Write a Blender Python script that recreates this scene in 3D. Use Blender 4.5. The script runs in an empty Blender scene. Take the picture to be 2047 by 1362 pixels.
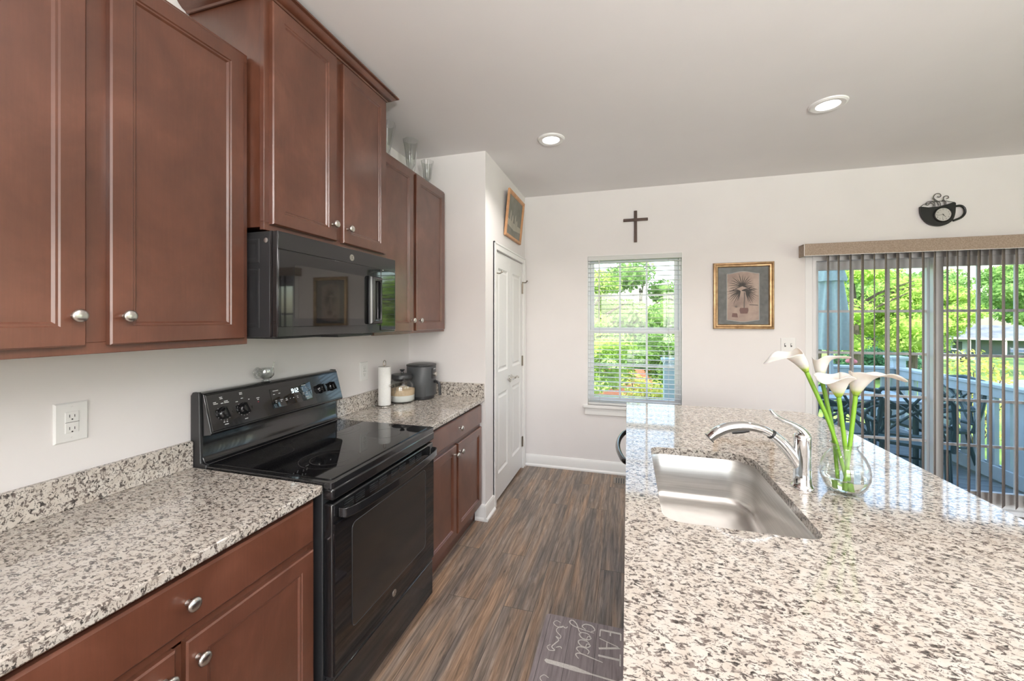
import bpy, bmesh, math, random
import numpy as np
from mathutils import Vector, Matrix
from mathutils.geometry import tessellate_polygon
random.seed(5)
PI = math.pi
SC = bpy.context.scene
COL = SC.collection

# ------------------------------------------------------------------ camera
cd = bpy.data.cameras.new('camera'); cam = bpy.data.objects.new('camera', cd); COL.objects.link(cam)
cam.location = (0, 0, 1.4928); cam.rotation_euler = (PI/2, 0, math.radians(16.1412))
cd.sensor_width = 36; cd.sensor_fit = 'HORIZONTAL'
cd.lens = 36*798.93/2047
cd.shift_y = -(681-638.93)/2047
cd.clip_start = .02; cd.clip_end = 400
SC.camera = cam
# ------------------------------------------------------------------ world, sun, exposure
SC.view_settings.view_transform = 'Standard'; SC.view_settings.look = 'None'
SC.view_settings.gamma = 1; SC.view_settings.use_curve_mapping = False
SC.view_settings.exposure = 0.06
w = bpy.data.worlds.new('sky'); SC.world = w; w.use_nodes = True
nt = w.node_tree; bg = nt.nodes['Background']
sky = nt.nodes.new('ShaderNodeTexSky'); sky.sky_type = 'NISHITA'; sky.sun_disc = False
sky.sun_elevation = math.radians(50); sky.sun_rotation = math.radians(200); sky.air_density = 1.3; sky.dust_density = 2.0
nt.links.new(sky.outputs[0], bg.inputs[0]); bg.inputs[1].default_value = .78
sd = bpy.data.lights.new('sun', 'SUN'); sd.energy = 4.8; sd.angle = math.radians(1.0); sd.color = (1, .95, .86)
so = bpy.data.objects.new('sun', sd); COL.objects.link(so); so.location = (0, -6, 12)
so.rotation_euler = Vector((.30, 1.0, -1.15)).to_track_quat('-Z', 'Y').to_euler()
def area(name, loc, rot, sx, sy, e, col=(1, 1, 1), portal=False, shape='RECTANGLE'):
    d = bpy.data.lights.new(name, 'AREA'); d.shape = shape; d.size = sx
    if shape == 'RECTANGLE': d.size_y = sy
    d.energy = e; d.color = col
    if portal: d.cycles.is_portal = True
    o = bpy.data.objects.new(name, d); COL.objects.link(o); o.location = loc; o.rotation_euler = rot
    return o
# daylight through the windows of the room behind the camera (rear wall y=-4.5, right wall x=4.6)
area('rear_window_daylight', (-.3, -4.45, 1.55), (PI/2, 0, 0), 1.7, 1.5, 55, (.93, .96, 1))
area('rear_window_daylight', (1.72, -4.45, 1.55), (PI/2, 0, 0), 1.4, 1.5, 55, (.93, .96, 1))
area('side_window_daylight', (4.55, -1.6, 1.5), (0, PI/2, 0), 1.6, 2.6, 5, (.93, .96, 1))
area('side_window_daylight', (4.55, 1.5, 1.5), (0, PI/2, 0), 1.6, 1.8, 6, (.93, .96, 1))
# added upward fill light behind the camera, bounced off the ceiling
area('added_uplight', (1.2, -1.0, 1.85), (PI, 0, 0), .4, .4, 340, (1, .975, .96), shape='DISK')
area('patio_door_portal', (2.31, 4.17, 1.03), (-PI/2, 0, 0), 1.7, 2.0, 1, portal=True)
area('window_portal', (.05, 4.17, 1.38), (-PI/2, 0, 0), .87, 1.45, 1, portal=True)
cy = SC.cycles; cy.use_denoising = True; cy.max_bounces = 10; cy.diffuse_bounces = 4; cy.glossy_bounces = 5
cy.transparent_max_bounces = 24; cy.transmission_bounces = 10; cy.caustics_reflective = False; cy.sample_clamp_indirect = 6

# ------------------------------------------------------------------ materials
def mat(name, col=(.5, .5, .5), rough=.5, metal=0, **k):
    m = bpy.data.materials.new(name); m.use_nodes = True
    b = m.node_tree.nodes['Principled BSDF']
    b.inputs['Base Color'].default_value = (*col, 1); b.inputs['Roughness'].default_value = rough
    b.inputs['Metallic'].default_value = metal
    for kk, v in k.items():
        b.inputs[{'ior': 'IOR', 'trans': 'Transmission Weight', 'coat': 'Coat Weight', 'coatr': 'Coat Roughness', 'spec': 'Specular IOR Level', 'es': 'Emission Strength', 'ec': 'Emission Color', 'aniso': 'Anisotropic', 'sub': 'Subsurface Weight', 'sheen': 'Sheen Weight'}[kk]].default_value = v
    return m
class N:
    def __init__(s, m): s.t = m.node_tree; s.b = s.t.nodes['Principled BSDF']
    def n(s, ty, **k):
        nd = s.t.nodes.new('ShaderNode'+ty)
        for a, v in k.items():
            if a.startswith('i_'): nd.inputs[a[2:].replace('_', ' ')].default_value = v
            else: setattr(nd, a, v)
        return nd
    def l(s, a, b): s.t.links.new(a, b)
    def co(s, scale=(1, 1, 1), rot=(0, 0, 0)):
        tc = s.n('TexCoord'); mp = s.n('Mapping'); mp.inputs['Scale'].default_value = scale; mp.inputs['Rotation'].default_value = rot
        s.l(tc.outputs['Object'], mp.inputs[0]); return mp.outputs[0]
    def noise(s, vec, scale, detail=4, rough=.5, dist=0):
        nd = s.n('TexNoise'); nd.inputs['Scale'].default_value = scale; nd.inputs['Detail'].default_value = detail
        nd.inputs['Roughness'].default_value = rough; nd.inputs['Distortion'].default_value = dist
        s.l(vec, nd.inputs['Vector']); return nd.outputs['Fac']
    def ramp(s, fac, stops, interp='LINEAR'):
        r = s.n('ValToRGB'); e = r.color_ramp.elements; r.color_ramp.interpolation = interp
        while len(e) < len(stops): e.new(.5)
        for i, (p, c) in enumerate(stops):
            e[i].position = p; e[i].color = (*c, 1) if len(c) == 3 else c
        s.l(fac, r.inputs[0]); return r.outputs[0]
    def mix(s, fac, a, b, mode='MIX'):
        m = s.n('Mix', data_type='RGBA', blend_type=mode)
        for v, i in ((fac, 0), (a, 6), (b, 7)):
            if hasattr(v, 'node'): s.l(v, m.inputs[i])
            else: m.inputs[i].default_value = v if i == 0 else (*v, 1)
        return m.outputs[2]
    def bump(s, h, strength=.2, dist=.01):
        b = s.n('Bump'); b.inputs['Strength'].default_value = strength; b.inputs['Distance'].default_value = dist
        s.l(h, b.inputs['Height']); s.l(b.outputs[0], s.b.inputs['Normal'])
    def base(s, c): s.l(c, s.b.inputs['Base Color'])

def noisy(name, c1, c2, scale, rough=.5, detail=4, stretch=(1, 1, 1), bump=0, bd=.002, **k):
    m = mat(name, c1, rough, **k); g = N(m); v = g.co(stretch); f = g.noise(v, scale, detail)
    g.base(g.ramp(f, [(.35, c1), (.65, c2)]))
    if bump: g.bump(f, bump, bd)
    return m
M = {}
M['wall'] = noisy('wall_paint', (.80, .765, .76), (.82, .785, .78), 3, .75)
M['ceiling'] = noisy('ceiling_paint', (.81, .79, .795), (.83, .81, .815), 2, .85)
M['trim'] = mat('white_trim_paint', (.84, .83, .82), .35)
M['door'] = mat('door_paint', (.80, .795, .785), .38)
M['white'] = mat('white_plastic', (.82, .81, .80), .3)
def wood():
    m = mat('cherry_wood', rough=.34, coat=.7, coatr=.25); g = N(m)
    a = g.noise(g.co((1, 1, .8)), 5, 5, .6, .4); b = g.noise(g.co((30, 30, 1.5)), 6, 4, .6)
    c1 = g.ramp(a, [(.3, (.076, .025, .013)), (.5, (.108, .037, .020)), (.72, (.155, .057, .033))])
    c2 = g.ramp(b, [(.3, (.85, .85, .85)), (.7, (1.06, 1.06, 1.06))])
    g.base(g.mix(.6, c1, c2, 'MULTIPLY')); return m
M['wood'] = wood()
M['wood_dark'] = mat('cherry_wood_recess', (.05, .02, .014), .5)
def granite():
    m = mat('speckled_granite', rough=.07, ior=1.7); g = N(m); v = g.co((1, 1.6, 1.3), (0, 0, .5)); v2 = g.co((1.7, 1, 1.3), (0, 0, .3))
    a = g.noise(v, 70, 6, .66, .9); b = g.noise(v, 150, 3, .6, .4); c = g.noise(v2, 24, 3, .55); d = g.noise(v2, 50, 3, .6, .5)
    cream = g.ramp(c, [(.3, (.50, .44, .38)), (.7, (.64, .60, .55))])
    dark = g.ramp(d, [(.38, (.03, .026, .024)), (.5, (.09, .072, .064)), (.64, (.20, .165, .145))])
    f = g.ramp(a, [(.41, (1, 1, 1)), (.455, (.85, .85, .85)), (.49, (0, 0, 0))])
    col = g.mix(f, cream, dark)
    f2 = g.ramp(b, [(.30, (1, 1, 1)), (.36, (0, 0, 0))])
    g.base(g.mix(f2, col, (.035, .03, .03))); return m
M['granite'] = granite()
def floor_mat():
    m = mat('vinyl_plank', rough=.36); g = N(m); tc = g.n('TexCoord'); sp = g.n('SeparateXYZ'); cb = g.n('CombineXYZ')
    g.l(tc.outputs['Object'], sp.inputs[0]); g.l(sp.outputs[1], cb.inputs[0]); g.l(sp.outputs[0], cb.inputs[1])
    br = g.n('TexBrick', offset=.37, squash=1.0); br.inputs['Scale'].default_value = 1; br.inputs['Brick Width'].default_value = 1.22
    br.inputs['Row Height'].default_value = .155; br.inputs['Mortar Size'].default_value = .0012; br.inputs['Mortar Smooth'].default_value = .2
    br.inputs['Color1'].default_value = (0, 0, 0, 1); br.inputs['Color2'].default_value = (1, 1, 1, 1); br.inputs['Mortar'].default_value = (.5, .5, .5, 1)
    g.l(cb.outputs[0], br.inputs['Vector'])
    off = g.n('VectorMath', operation='SCALE'); off.inputs['Scale'].default_value = 7.0; g.l(br.outputs['Color'], off.inputs[0])
    ad = g.n('VectorMath', operation='ADD'); g.l(tc.outputs['Object'], ad.inputs[0]); g.l(off.outputs[0], ad.inputs[1])
    mp = g.n('Mapping'); mp.inputs['Scale'].default_value = (26, 1.7, 1); g.l(ad.outputs[0], mp.inputs[0])
    a = g.noise(mp.outputs[0], 1.6, 7, .68, 1.1)
    mp2 = g.n('Mapping'); mp2.inputs['Scale'].default_value = (9, .8, 1); g.l(ad.outputs[0], mp2.inputs[0])
    b = g.noise(mp2.outputs[0], 1.3, 3, .5, .5)
    mp3 = g.n('Mapping'); mp3.inputs['Scale'].default_value = (110, 5, 1); g.l(ad.outputs[0], mp3.inputs[0])
    c = g.noise(mp3.outputs[0], 1.5, 3, .6, .3)
    grain = g.ramp(a, [(.28, (.06, .048, .042)), (.44, (.175, .138, .11)), (.56, (.26, .207, .168)), (.70, (.38, .32, .275))])
    tone = g.ramp(b, [(.36, (.66, .69, .76)), (.5, (1.08, 1.02, .98)), (.64, (1.35, 1.06, .82))])
    col = g.mix(.85, grain, tone, 'MULTIPLY')
    wv = g.n('TexWave', wave_type='BANDS', bands_direction='X'); wv.inputs['Scale'].default_value = 9; wv.inputs['Distortion'].default_value = 9; wv.inputs['Detail'].default_value = 3; wv.inputs['Detail Scale'].default_value = .7; wv.inputs['Detail Roughness'].default_value = .55
    mp4 = g.n('Mapping'); mp4.inputs['Scale'].default_value = (1.0, .13, 1); g.l(ad.outputs[0], mp4.inputs[0]); g.l(mp4.outputs[0], wv.inputs['Vector'])
    col = g.mix(.38, col, g.ramp(wv.outputs['Fac'], [(.04, (.50, .47, .45)), (.16, (1, 1, 1)), (.85, (1, 1, 1)), (1, (1.25, 1.2, 1.15))]), 'MULTIPLY')
    fine = g.ramp(c, [(.3, (.6, .6, .6)), (.6, (1.1, 1.1, 1.1))])
    col = g.mix(.55, col, fine, 'MULTIPLY')
    col = g.mix(br.outputs['Fac'], col, (.03, .025, .02))
    g.base(col); g.bump(a, .12, .002); return m
M['floor'] = floor_mat()
M['black'] = mat('black_enamel', (.010, .010, .011), .12, coat=.3)
M['black_glass'] = mat('black_glass', (.006, .006, .007), .035, ior=1.6)
M['oven_glass'] = mat('oven_window_glass', (.022, .019, .017), .10, ior=1.5)
M['black_matte'] = mat('black_plastic', (.016, .016, .017), .4)
M['black_side'] = mat('black_sheet_metal', (.018, .019, .021), .38)
M['mw_glass'] = mat('microwave_window_glass', (.020, .018, .016), .03, ior=1.65)
M['burner'] = mat('burner_print', (.075, .07, .068), .25)
M['ink'] = mat('white_print', (.62, .62, .62), .5)
M['led'] = mat('led_digits', (0, 0, 0), .5, ec=(.75, .95, 1, 1), es=3)
M['red'] = mat('red_indicator', (.3, .01, .02), .4)
M['nickel'] = mat('brushed_nickel', (.62, .59, .55), .28, 1)
M['chrome'] = mat('chrome', (.78, .79, .80), .05, 1)
M['steel'] = noisy('brushed_steel', (.58, .565, .545), (.68, .665, .645), 4, .34, 4, (1, 1, 60), metal=1, aniso=.5)
M['bronze'] = mat('hinge_bronze', (.30, .26, .22), .35, 1)
M['charcoal'] = mat('charcoal_plastic', (.050, .053, .056), .42)
M['charcoal_dark'] = mat('dark_plastic', (.02, .02, .022), .35)
M['paper'] = noisy('paper_towel', (.82, .81, .79), (.86, .85, .83), 120, .9, bump=.2)
M['flour'] = mat('flour', (.85, .84, .82), .95)
M['sugar'] = noisy('tan_sugar', (.62, .45, .29), (.68, .50, .33), 90, .95)
M['lamp'] = mat('lamp_lens', (1, 1, 1), .5, ec=(1, .97, .92, 1), es=9)
M['cross'] = noisy('dark_wood', (.05, .026, .018), (.085, .045, .03), 20, .5, stretch=(1, 1, .1))
M['gold'] = noisy('bronze_gold_frame', (.33, .21, .11), (.50, .34, .19), 25, .33, metal=.75)
M['oak'] = noisy('light_wood_frame', (.52, .26, .12), (.62, .33, .17), 25, .5)
M['matboard'] = noisy('grey_mat_board', (.13, .135, .135), (.19, .195, .19), 30, .8)
M['mat_line'] = mat('pale_border_line', (.42, .43, .42), .7)
def print_bg():
    m = mat('sepia_print', rough=.8); g = N(m); f = g.noise(g.co((1, 1, 1)), 6, 4, .6)
    g.base(g.ramp(f, [(.3, (.30, .215, .19)), (.52, (.46, .345, .29)), (.7, (.60, .47, .40))])); return m
M['print'] = print_bg()
M['print_dark'] = mat('palm_ink', (.05, .045, .042), .8)
M['print_mid'] = mat('palm_ink_light', (.17, .14, .13), .8)
M['print_pot'] = mat('pot_ink', (.20, .11, .10), .8)
M['still'] = noisy('dim_painting', (.17, .17, .145), (.25, .24, .20), 9, .6)
M['still_light'] = noisy('pale_tablecloth_paint', (.38, .35, .29), (.46, .43, .36), 9, .6)
M['iron'] = mat('black_iron', (.006, .006, .006), .38)
M['iron_grey'] = mat('grey_iron_steam', (.085, .075, .07), .45)
M['face'] = mat('clock_face', (.55, .53, .50), .5)
M['valance'] = noisy('beige_valance_fabric', (.285, .215, .165), (.42, .33, .26), 130, .8, 3)
M['vane'] = noisy('taupe_vane_fabric', (.24, .20, .175), (.30, .25, .22), 100, .85)
M['vinyl'] = mat('white_vinyl', (.87, .87, .87), .35)
def slatmat():
    m = bpy.data.materials.new('white_slat'); m.use_nodes = True; t = m.node_tree; b = t.nodes['Principled BSDF']; b.inputs['Base Color'].default_value = (.86, .86, .85, 1); b.inputs['Roughness'].default_value = .45
    tr = t.nodes.new('ShaderNodeBsdfTranslucent'); tr.inputs[0].default_value = (.85, .85, .84, 1); mx = t.nodes.new('ShaderNodeMixShader'); mx.inputs[0].default_value = .3
    t.links.new(b.outputs[0], mx.inputs[1]); t.links.new(tr.outputs[0], mx.inputs[2]); t.links.new(mx.outputs[0], t.nodes['Material Output'].inputs[0]); return m
M['slat'] = slatmat()
M['cord'] = mat('pale_cord', (.70, .68, .65), .8)
def thin_glass(name, tint=(1, 1, 1), refl=1.0, rough=0.0):
    m = bpy.data.materials.new(name); m.use_nodes = True; t = m.node_tree; t.nodes.clear()
    o = t.nodes.new('ShaderNodeOutputMaterial'); mx = t.nodes.new('ShaderNodeMixShader'); tr = t.nodes.new('ShaderNodeBsdfTransparent')
    gl = t.nodes.new('ShaderNodeBsdfGlossy'); gl.inputs['Roughness'].default_value = rough; tr.inputs[0].default_value = (*tint, 1)
    lw = t.nodes.new('ShaderNodeLayerWeight'); lw.inputs[0].default_value = .5
    p = t.nodes.new('ShaderNodeMath'); p.operation = 'POWER'; p.inputs[1].default_value = 4.0
    ma = t.nodes.new('ShaderNodeMath'); ma.operation = 'MULTIPLY_ADD'; ma.inputs[1].default_value = .9*refl; ma.inputs[2].default_value = .035*refl
    t.links.new(lw.outputs['Facing'], p.inputs[0]); t.links.new(p.outputs[0], ma.inputs[0]); t.links.new(ma.outputs[0], mx.inputs[0])
    t.links.new(tr.outputs[0], mx.inputs[1]); t.links.new(gl.outputs[0], mx.inputs[2]); t.links.new(mx.outputs[0], o.inputs[0])
    return m
M['pane'] = thin_glass('window_glass', (.97, .985, .98))
M['glass'] = thin_glass('clear_glass', (.975, .985, .98), 1.5)
M['crystal'] = thin_glass('cut_glass', (.93, .94, .935), 2.6)
M['water'] = mat('water', (.97, .98, .93), 0.0, ior=1.33, trans=1.0)
def lily():
    m = mat('lily_petal', rough=.5, sub=.15); g = N(m); tc = g.n('TexCoord'); sp = g.n('SeparateXYZ')
    g.l(tc.outputs['UV'], sp.inputs[0])
    g.base(g.ramp(sp.outputs[1], [(0, (.22, .40, .03)), (.13, (.40, .52, .08)), (.24, (.76, .75, .58)), (.42, (.84, .79, .74)), (1, (.86, .81, .77))])); return m
M['lily'] = lily()
M['stem'] = noisy('lily_stem', (.15, .34, .02), (.24, .46, .04), 20, .4, stretch=(1, 1, .1))
M['spadix'] = mat('yellow_spadix', (.8, .55, .08), .6)
def matmat():
    m = mat('printed_mat', rough=.6); g = N(m); v = g.co((16, 1.2, 1)); f = g.noise(v, 5, 5, .6, .5); k = g.noise(g.co((12, 5, 1)), 1.2, 1, .3)
    c = g.ramp(f, [(.3, (.18, .152, .16)), (.6, (.31, .262, .27)), (.75, (.39, .34, .345))])
    g.base(g.mix(g.ramp(k, [(.22, (1, 1, 1)), (.27, (0, 0, 0))]), c, (.06, .05, .055))); return m
M['kmat'] = matmat()
M['kmat_line'] = mat('mat_plank_seam', (.055, .045, .05), .7)
M['kmat_ink'] = noisy('mat_white_print', (.64, .61, .58), (.78, .75, .72), 260, .7)
# outside
M['deck'] = noisy('grey_blue_deck_paint', (.20, .25, .28), (.27, .32, .35), 8, .5, stretch=(.3, 4, 1))
M['rail'] = noisy('pale_blue_rail_paint', (.42, .50, .56), (.50, .58, .64), 6, .5)
M['umbrella'] = noisy('blue_grey_canvas', (.42, .50, .53), (.48, .56, .59), 30, .8)
M['chairg'] = mat('dark_green_metal', (.045, .085, .09), .4)
M['tabletop'] = noisy('blue_grey_table', (.35, .42, .50), (.44, .52, .60), 10, .45)
M['grass'] = noisy('lawn_grass', (.13, .24, .04), (.30, .42, .09), .6, .95, 6)
M['asphalt'] = noisy('asphalt', (.24, .235, .235), (.31, .305, .30), 1, .95, 6)
M['yellow'] = mat('road_paint', (.6, .38, .08), .9)
M['mulch'] = noisy('salmon_paint', (.62, .20, .13), (.72, .28, .19), 2, .9)
M['bark'] = noisy('bark', (.07, .055, .045), (.13, .105, .085), 10, .9, stretch=(1, 1, .2))
M['birch'] = noisy('pale_bark', (.36, .34, .31), (.62, .60, .56), 6, .9, stretch=(.4, .4, 2))
M['siding'] = noisy('blue_grey_siding', (.20, .27, .29), (.25, .32, .34), 3, .8, stretch=(.2, .2, 14))
M['roofing'] = noisy('grey_shingles', (.13, .15, .17), (.22, .24, .26), 1.2, .9)
M['carpaint'] = mat('dark_car_paint', (.04, .06, .07), .2, coat=.6)
M['carpale'] = mat('pale_car_paint', (.45, .48, .50), .25, coat=.6)
M['tyre'] = mat('tyre', (.02, .02, .02), .8)
M['darkwin'] = mat('dark_window_glass', (.03, .045, .05), .08)
M['pinkfl'] = mat('pink_petals', (.75, .25, .28), .7)
M['redpl'] = mat('orange_flower', (.7, .35, .08), .8)
def leafmat(name, c1, c2, c3, s=.9):
    m = bpy.data.materials.new(name); m.use_nodes = True; g = N(m); t = g.t
    f = g.noise(g.co(), s, 5, .75); col = g.ramp(f, [(.3, c1), (.5, c2), (.68, c3)])
    d = g.n('BsdfDiffuse'); tr = g.n('BsdfTranslucent'); mx = g.n('MixShader'); mx.inputs[0].default_value = .35
    g.l(col, d.inputs[0]); g.l(col, tr.inputs[0]); g.l(d.outputs[0], mx.inputs[1]); g.l(tr.outputs[0], mx.inputs[2])
    g.l(mx.outputs[0], t.nodes['Material Output'].inputs[0]); t.nodes.remove(g.b); return m
M['leaf_bright'] = leafmat('bright_leaves', (.24, .42, .07), (.45, .62, .15), (.68, .80, .30))
M['leaf_mid'] = leafmat('mid_leaves', (.13, .27, .07), (.26, .44, .13), (.46, .62, .24))
M['leaf_dark'] = leafmat('dark_leaves', (.05, .15, .09), (.11, .26, .14), (.22, .40, .20))
M['leaf_yellow'] = leafmat('yellow_leaves', (.34, .42, .08), (.60, .60, .16), (.80, .72, .28), 4)

# ------------------------------------------------------------------ mesh helpers
class B:
    def __init__(s): s.v = []; s.f = []; s.uv = None
    def add(s, vs, fs):
        o = len(s.v); s.v += [tuple(p) for p in vs]; s.f += [tuple(i+o for i in q) for q in fs]; return s
    def box(s, x0, x1, y0, y1, z0, z1, mtx=None):
        vs = [(x, y, z) for x in (x0, x1) for y in (y0, y1) for z in (z0, z1)]
        if mtx is not None: vs = [tuple(mtx @ Vector(p)) for p in vs]
        return s.add(vs, [(0, 1, 3, 2), (4, 6, 7, 5), (0, 4, 5, 1), (2, 3, 7, 6), (0, 2, 6, 4), (1, 5, 7, 3)])
    def tube(s, pts, r, n=10, closed=False, flat=None, cap=True):
        pts = [Vector(p) for p in pts]; m = len(pts); rs = r if isinstance(r, (list, tuple)) else [r]*m
        rings = []; up = None
        for i, p in enumerate(pts):
            a = pts[(i-1) % m] if (closed or i > 0) else p; b = pts[(i+1) % m] if (closed or i < m-1) else p
            t = (b-a).normalized()
            if up is None:
                up = Vector((0, 0, 1)) if abs(t.z) < .9 else Vector((1, 0, 0))
            sx = t.cross(up).normalized(); up = sx.cross(t).normalized()
            ry = rs[i]*(flat if flat else 1)
            rings.append([p + sx*math.cos(2*PI*k/n)*rs[i] + up*math.sin(2*PI*k/n)*ry for k in range(n)])
        vs = [q for rg in rings for q in rg]; fs = []
        for i in range(m if closed else m-1):
            j = (i+1) % m
            for k in range(n): fs.append((i*n+k, i*n+(k+1) % n, j*n+(k+1) % n, j*n+k))
        if not closed and cap: fs += [tuple(range(n))[::-1], tuple((m-1)*n+k for k in range(n))]
        return s.add(vs, fs)
    def lathe(s, prof, c=(0, 0, 0), n=32, axis='z', rmod=None, close=False):
        vs = []; fs = []; m = len(prof)
        for i, (r, h) in enumerate(prof):
            for k in range(n):
                a = 2*PI*k/n; rr = r*(rmod(a, h) if rmod else 1); x, y = rr*math.cos(a), rr*math.sin(a)
                p = {'z': (x, y, h), 'x': (h, x, y), 'y': (x, h, y), '-y': (x, -h, y), '-x': (-h, x, y)}[axis]
                vs.append((c[0]+p[0], c[1]+p[1], c[2]+p[2]))
        mm = m if close else m-1
        for i in range(mm):
            j = (i+1) % m
            for k in range(n): fs.append((i*n+k, i*n+(k+1) % n, j*n+(k+1) % n, j*n+k))
        if not close:
            if prof[0][0] > 0: fs.append(tuple(range(n))[::-1])
            if prof[-1][0] > 0: fs.append(tuple((m-1)*n+k for k in range(n)))
        return s.add(vs, fs)
    def prism(s, poly, d0, d1, axis='z'):
        """poly in the plane normal to axis, from d0 to d1"""
        n = len(poly); f = {'z': lambda a, b, d: (a, b, d), 'y': lambda a, b, d: (a, d, b), 'x': lambda a, b, d: (d, a, b)}[axis]
        vs = [f(a, b, d0) for a, b in poly]+[f(a, b, d1) for a, b in poly]
        tri = tessellate_polygon([[Vector((a, b, 0)) for a, b in poly]])
        fs = [tuple(t) for t in tri]+[tuple(i+n for i in t)[::-1] for t in tri]
        fs += [(i, (i+1) % n, n+(i+1) % n, n+i) for i in range(n)]
        return s.add(vs, fs)
    def ribbon(s, pts, w, mp, d=0, th=.0006):
        """flat stroke; pts 2-D, mp(a,b,d)->3-D, w width or list"""
        m = len(pts); ws = w if isinstance(w, (list, tuple)) else [w]*m; L = []; R = []
        for i in range(m):
            a = pts[max(i-1, 0)]; b = pts[min(i+1, m-1)]; dx, dy = b[0]-a[0], b[1]-a[1]; q = math.hypot(dx, dy) or 1
            nx, ny = -dy/q*ws[i]/2, dx/q*ws[i]/2; L.append((pts[i][0]+nx, pts[i][1]+ny)); R.append((pts[i][0]-nx, pts[i][1]-ny))
        vs = [mp(a, b, d+th) for a, b in L]+[mp(a, b, d+th) for a, b in R]+[mp(a, b, d) for a, b in L]+[mp(a, b, d) for a, b in R]
        fs = [(0, m, 3*m, 2*m), (m-1, 2*m-1, 4*m-1, 3*m-1)]
        for i in range(m-1):
            fs += [(i, i+1, m+i+1, m+i), (i, i+1, 2*m+i+1, 2*m+i), (m+i, m+i+1, 3*m+i+1, 3*m+i), (2*m+i, 2*m+i+1, 3*m+i+1, 3*m+i)]
        return s.add(vs, fs)
    def panel(s, a0, a1, b0, b1, mp, rings):
        """nested rectangles (inset, depth); first ring is the back edge, last is filled"""
        vs = []; fs = []
        for (ins, d) in rings:
            vs += [mp(a0+ins, b0+ins, d), mp(a1-ins, b0+ins, d), mp(a1-ins, b1-ins, d), mp(a0+ins, b1-ins, d)]
        for i in range(len(rings)-1):
            for k in range(4): fs.append((i*4+k, i*4+(k+1) % 4, i*4+4+(k+1) % 4, i*4+4+k))
        q = (len(rings)-1)*4; fs.append((q, q+1, q+2, q+3)); fs.append((3, 2, 1, 0))
        return s.add(vs, fs)
    def torus(s, c, R, r, axis='z', n=32, k=8, sq=1):
        pts = []
        for i in range(n):
            a = 2*PI*i/n; x, y = R*math.cos(a), R*math.sin(a)*sq
            pts.append({'z': (c[0]+x, c[1]+y, c[2]), 'x': (c[0], c[1]+x, c[2]+y), 'y': (c[0]+x, c[1], c[2]+y)}[axis])
        return s.tube(pts, r, k, closed=True)
    def sphere(s, c, r, n=16, m=10, sc=(1, 1, 1)):
        prof = [(r*math.sin(PI*i/m), -r*math.cos(PI*i/m)) for i in range(m+1)]
        o = len(s.v); s.lathe(prof, (0, 0, 0), n)
        for i in range(o, len(s.v)): p = s.v[i]; s.v[i] = (c[0]+p[0]*sc[0], c[1]+p[1]*sc[1], c[2]+p[2]*sc[2])
        return s
    def xf(s, m): s.v = [tuple(m @ Vector(p)) for p in s.v]; return s
def mpx(x): return lambda a, b, d: (x+d, a, b)          # faces +x, plane coords (y,z)
def mpy(y): return lambda a, b, d: (a, y-d, b)          # faces -y, plane coords (x,z)
def mpz(z): return lambda a, b, d: (a, b, z+d)          # faces up

def wloc(o):
    v = Vector((0, 0, 0))
    while o: v += Vector(o.location); o = o.parent
    return v
def obj(name, b, m, parent=None, bevel=0, smooth=35, loc=None, seg=2, label=None, local=False):
    me = bpy.data.meshes.new(name)
    base = Vector((0, 0, 0)) if local else (wloc(parent) if parent else Vector((0, 0, 0)))
    L = Vector(loc) if loc else base
    vs = [(p[0]-L.x, p[1]-L.y, p[2]-L.z) for p in b.v] if not local else b.v
    me.from_pydata(vs, [], b.f)
    bm = bmesh.new(); bm.from_mesh(me); bmesh.ops.recalc_face_normals(bm, faces=bm.faces); bm.to_mesh(me); bm.free()
    if b.uv:
        ul = me.uv_layers.new(name='UVMap')
        for lp in me.loops: ul.data[lp.index].uv = b.uv[lp.vertex_index]
    me.materials.append(M[m] if isinstance(m, str) else m)
    if smooth:
        me.polygons.foreach_set('use_smooth', [True]*len(me.polygons)); me.set_sharp_from_angle(angle=math.radians(smooth))
    o = bpy.data.objects.new(name, me); COL.objects.link(o)
    if parent: o.parent = parent
    o.location = (L-base) if loc else (0, 0, 0)
    if bevel:
        md = o.modifiers.new('bevel', 'BEVEL'); md.width = bevel; md.segments = seg; md.limit_method = 'ANGLE'; md.angle_limit = math.radians(40)
        md.harden_normals = False
    if label: o['label'] = label
    return o
def tag(o, label, cat, group=None, kind=None):
    o['label'] = label; o['category'] = cat
    if group: o['group'] = group
    if kind: o['kind'] = kind
    return o
def thing(name, label, cat, loc=(0, 0, 0), rz=0, group=None):
    o = bpy.data.objects.new(name, None); COL.objects.link(o); o.location = loc; o.rotation_euler = (0, 0, rz)
    o.empty_display_size = .05
    return tag(o, label, cat, group)
def struct(name, b, m, bevel=0, parent=None, smooth=35):
    o = obj(name, b, m, parent, bevel, smooth)
    if not parent: o['kind'] = 'structure'
    return o
def bez(pts, n=8):
    """Catmull-Rom through points"""
    P = [Vector(p) for p in pts]; out = []
    for i in range(len(P)-1):
        a, b, c, d = P[max(i-1, 0)], P[i], P[i+1], P[min(i+2, len(P)-1)]
        for k in range(n):
            t = k/n; out.append(.5*((2*b)+(c-a)*t+(2*a-5*b+4*c-d)*t*t+(3*b-a-3*c+d)*t**3))
    out.append(P[-1]); return out
def lerp_list(ws, m):
    return [float(v) for v in np.interp(np.linspace(0, len(ws)-1, m), range(len(ws)), ws)]
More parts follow.
